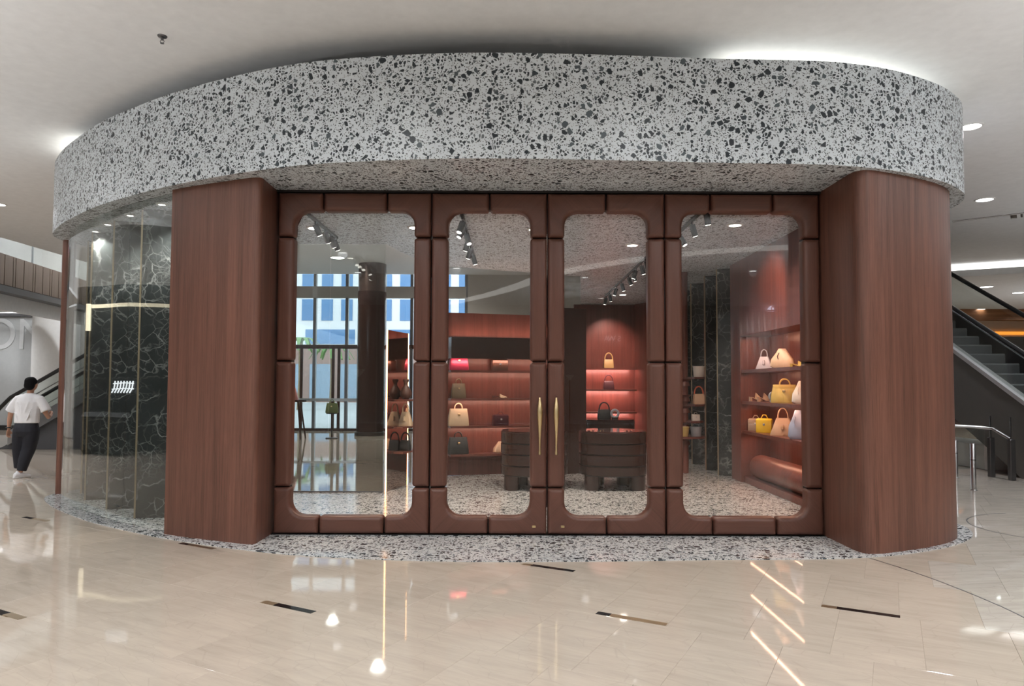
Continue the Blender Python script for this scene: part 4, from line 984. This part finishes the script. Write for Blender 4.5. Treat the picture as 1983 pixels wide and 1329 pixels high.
letters([('S', .0), ('W', -.22), ('A', -.5)], .32, (4.55, -13.93, 3.45), emission('pale_letter', (1, 1, 1), 1.2), fl, (R(90), 0, R(180)))
cl = thing('cove_light', 'curved white cove line in the ceiling behind the photographer', 'light', (2, -6, 4.93))
pc = spline([Vector(p) for p in [(-2.4, -13.6), (-.6, -10.6), (.5, -8.2), (1.5, -5.8), (3.3, -3.6), (5.4, -2.2), (9.0, -1.2)]], 6)
MB().prism(pc + offset(pc, .55)[::-1], 4.925, 4.948).build('diffuser', emission('cove_soft', (1, .97, .92), 1.8), cl, world=True)

# ------------------------------------------------------------------ walking person
def baked(mb, name, mat, parent, voxel, smooth_it=6):
    o = mb.build('tmp', mat)
    md = o.modifiers.new('r', 'REMESH'); md.mode = 'VOXEL'; md.voxel_size = voxel
    ms = o.modifiers.new('s', 'SMOOTH'); ms.factor = .5; ms.iterations = smooth_it
    bpy.context.view_layer.update()
    me = bpy.data.meshes.new_from_object(o.evaluated_get(bpy.context.evaluated_depsgraph_get()))
    bpy.data.objects.remove(o); me.materials.clear(); me.materials.append(mat); me.shade_smooth()
    q = bpy.data.objects.new(name, me); C.objects.link(q); q.parent = parent; return q
def ering(c, rx, ry, n=16, tilt=0.0):
    return [(c[0] + rx * cos(2 * pi * i / n), c[1] + ry * sin(2 * pi * i / n), c[2] + tilt * rx * cos(2 * pi * i / n)) for i in range(n)]
def ell(c, rx, ry, rz, n=16):
    m = MB(); rings = []
    for k in range(1, 10):
        a = pi * k / 10; rings.append(ering((c[0], c[1], c[2] - rz * cos(a)), rx * sin(a), ry * sin(a), n))
    return rings
skin = plain('skin', (.46, .25, .17), .5); cloth = plain('white_cotton', (.80, .80, .82), .8); navy = plain('navy_trousers', (.010, .011, .018), .75)
pe = thing('person', 'person in white t-shirt and black trousers walking away past the post', 'person', (-8.33, 11.95, 0), R(-3))
b = MB()
b.loft(ell((.10, .02, 1.585), .080, .098, .115))                      # head
b.loft(ell((.022, .015, 1.575), .014, .02, .032)); b.loft(ell((.178, .015, 1.575), .014, .02, .032))   # ears
b.loft(ell((.10, .122, 1.570), .014, .02, .02)); b.loft(ell((.10, .10, 1.535), .03, .02, .03))          # nose and jaw
b.tube([(.085, .0, 1.36), (.09, .0, 1.44), (.097, .01, 1.52)], [.062, .052, .052], 12)             # neck
b.loft([ering((.055, 0, .86), .14, .09), ering((.05, 0, 1.0), .14, .085), ering((.06, 0, 1.2), .165, .10), ering((.07, 0, 1.36), .17, .085), ering((.08, 0, 1.41), .09, .06)])
b.tube([(-.125, 0, 1.345), (-.20, .0, 1.24), (-.245, .0, 1.09), (-.285, .03, .95), (-.318, .06, .825)], [.055, .05, .042, .038, .026], 12)   # left arm
b.tube([(.265, 0, 1.345), (.33, .0, 1.24), (.355, .02, 1.11), (.335, .12, 1.02), (.28, .26, 1.05)], [.055, .05, .042, .036, .026], 12)      # right arm, bent
def hand(base, dirv, side, up):
    base = Vector(base); d = Vector(dirv).normalized(); s = Vector(side).normalized(); u = Vector(up).normalized()
    b.loft([[tuple(base + d * t + s * (w_ * cos(a)) + u * (.015 * sin(a))) for a in [2 * pi * i / 12 for i in range(12)]] for t, w_ in ((-.02, .026), (.02, .036), (.06, .04), (.085, .036))])
    for k, (off, L) in enumerate(((-.029, .062), (-.010, .075), (.010, .070), (.029, .055))):
        p = base + d * .075 + s * off
        b.tube([p, p + d * L * .5 + u * .006, p + d * L * .85 + u * .028, p + d * L * .8 + u * .05], [.0095, .009, .0085, .006], 8)
    p = base + d * .02 - s * .03
    b.tube([p, p - s * .02 + d * .03 + u * .01, p - s * .022 + d * .06 + u * .025], [.012, .011, .008], 8)
hand((-.325, .065, .80), (-.18, .15, -1), (-.25, -.9, 0), (.9, -.3, 0))
hand((.27, .285, 1.055), (-.5, .8, .25), (.2, .1, 1), (-.8, -.5, 0))
b.tube([(-.06, 0, .86), (-.10, .03, .5), (-.125, .07, .24), (-.135, .10, .10)], [.075, .06, .045, .032], 12)
b.tube([(.13, 0, .86), (.09, .0, .5), (.035, -.05, .25), (.01, -.06, .09)], [.075, .06, .045, .032], 12)
baked(b, 'body', skin, pe, .009, 4)
h = MB()
h.loft(ell((.10, -.005, 1.618), .091, .106, .092)); h.loft(ell((.102, -.042, 1.568), .086, .070, .088)); h.loft(ell((.118, -.02, 1.648), .072, .085, .066)); h.loft(ell((.08, -.01, 1.645), .07, .085, .064))
baked(h, 'hair', plain('black_hair', (.006, .006, .007), .85, spec=.2), pe, .008, 3)
t_ = MB()
t_.loft([ering((.045, .0, .925), .205, .135), ering((.045, 0, 1.0), .205, .135), ering((.055, 0, 1.15), .205, .135), ering((.065, 0, 1.28), .215, .13), ering((.072, 0, 1.36), .185, .105), ering((.08, 0, 1.415), .10, .075), ering((.085, 0, 1.435), .075, .065)])
t_.tube([(-.03, 0, 1.375), (-.115, 0, 1.335), (-.195, 0, 1.23), (-.25, 0, 1.12)], [.05, .068, .074, .082], 14)
t_.tube([(.18, 0, 1.375), (.265, 0, 1.335), (.335, 0, 1.23), (.38, .01, 1.13)], [.05, .068, .074, .08], 14)
for k, (x0, x1, z0, z1) in enumerate(((-.05, .03, 1.3, 1.05), (.02, .05, 1.3, 1.02), (.16, .08, 1.3, 1.05), (.22, .14, 1.2, .98), (-.10, -.02, 1.15, .96))):
    t_.tube([(x0, -.122, z0), ((x0 + x1) / 2 + .01, -.134, (z0 + z1) / 2), (x1, -.128, z1)], [.006, .013, .006], 6)
baked(t_, 't_shirt', cloth, pe, .010, 7)
tr = MB()
tr.loft([ering((.045, 0, .93), .185, .125), ering((.045, -.005, .86), .205, .145), ering((.05, -.01, .78), .215, .15), ering((.05, 0, .70), .20, .13)])
tr.tube([(-.045, 0, .80), (-.075, .01, .62), (-.10, .03, .48), (-.115, .06, .30), (-.125, .08, .155)], [.125, .115, .10, .088, .076], 16)
tr.tube([(.14, 0, .80), (.125, .0, .64), (.095, .01, .50), (.05, -.03, .30), (.02, -.05, .12)], [.125, .118, .105, .092, .072], 16)
baked(tr, 'trousers', navy, pe, .010, 4)
wt = MB().tube([(-.318 + .034 * cos(a), .055 + .034 * sin(a), .842) for a in [2 * pi * k / 16 for k in range(16)]], .011, 8, closed=True).build('watch', M['black'], pe, 60)
def shoe(x, y, rz, pitch):
    m = MB()
    m.loft([[(px * w_, py, z) for px, py in [(cos(2 * pi * i / 18), 0) for i in range(18)]] for z, w_ in ()]) if False else None
    rings = []
    for yy, w_, h0, h1 in ((-.125, .018, .006, .05), (-.115, .034, 0, .085), (-.08, .04, 0, .088), (-.03, .041, 0, .08), (.03, .045, 0, .068), (.09, .047, 0, .052), (.13, .038, .004, .042), (.15, .016, .012, .03)):
        rings.append([(w_ * cos(2 * pi * i / 14), yy, (h0 + h1) / 2 + (h1 - h0) / 2 * sin(2 * pi * i / 14)) for i in range(14)])
    m.loft(rings)
    o = baked(m, 'shoe', cloth, pe, .008, 3); o.location = (x, y, .006); o.rotation_euler = (R(pitch), 0, R(rz))
    s2 = MB().loft([[(.047 * cos(2 * pi * i / 18) * (1 - .12 * (sin(2 * pi * i / 18) < 0)), .145 * sin(2 * pi * i / 18) + .01, z) for i in range(18)] for z in (0, .018)]).build('sole', M['white'], o, 40)
shoe(-.135, .12, 14, -8); shoe(.005, -.03, -22, 0)
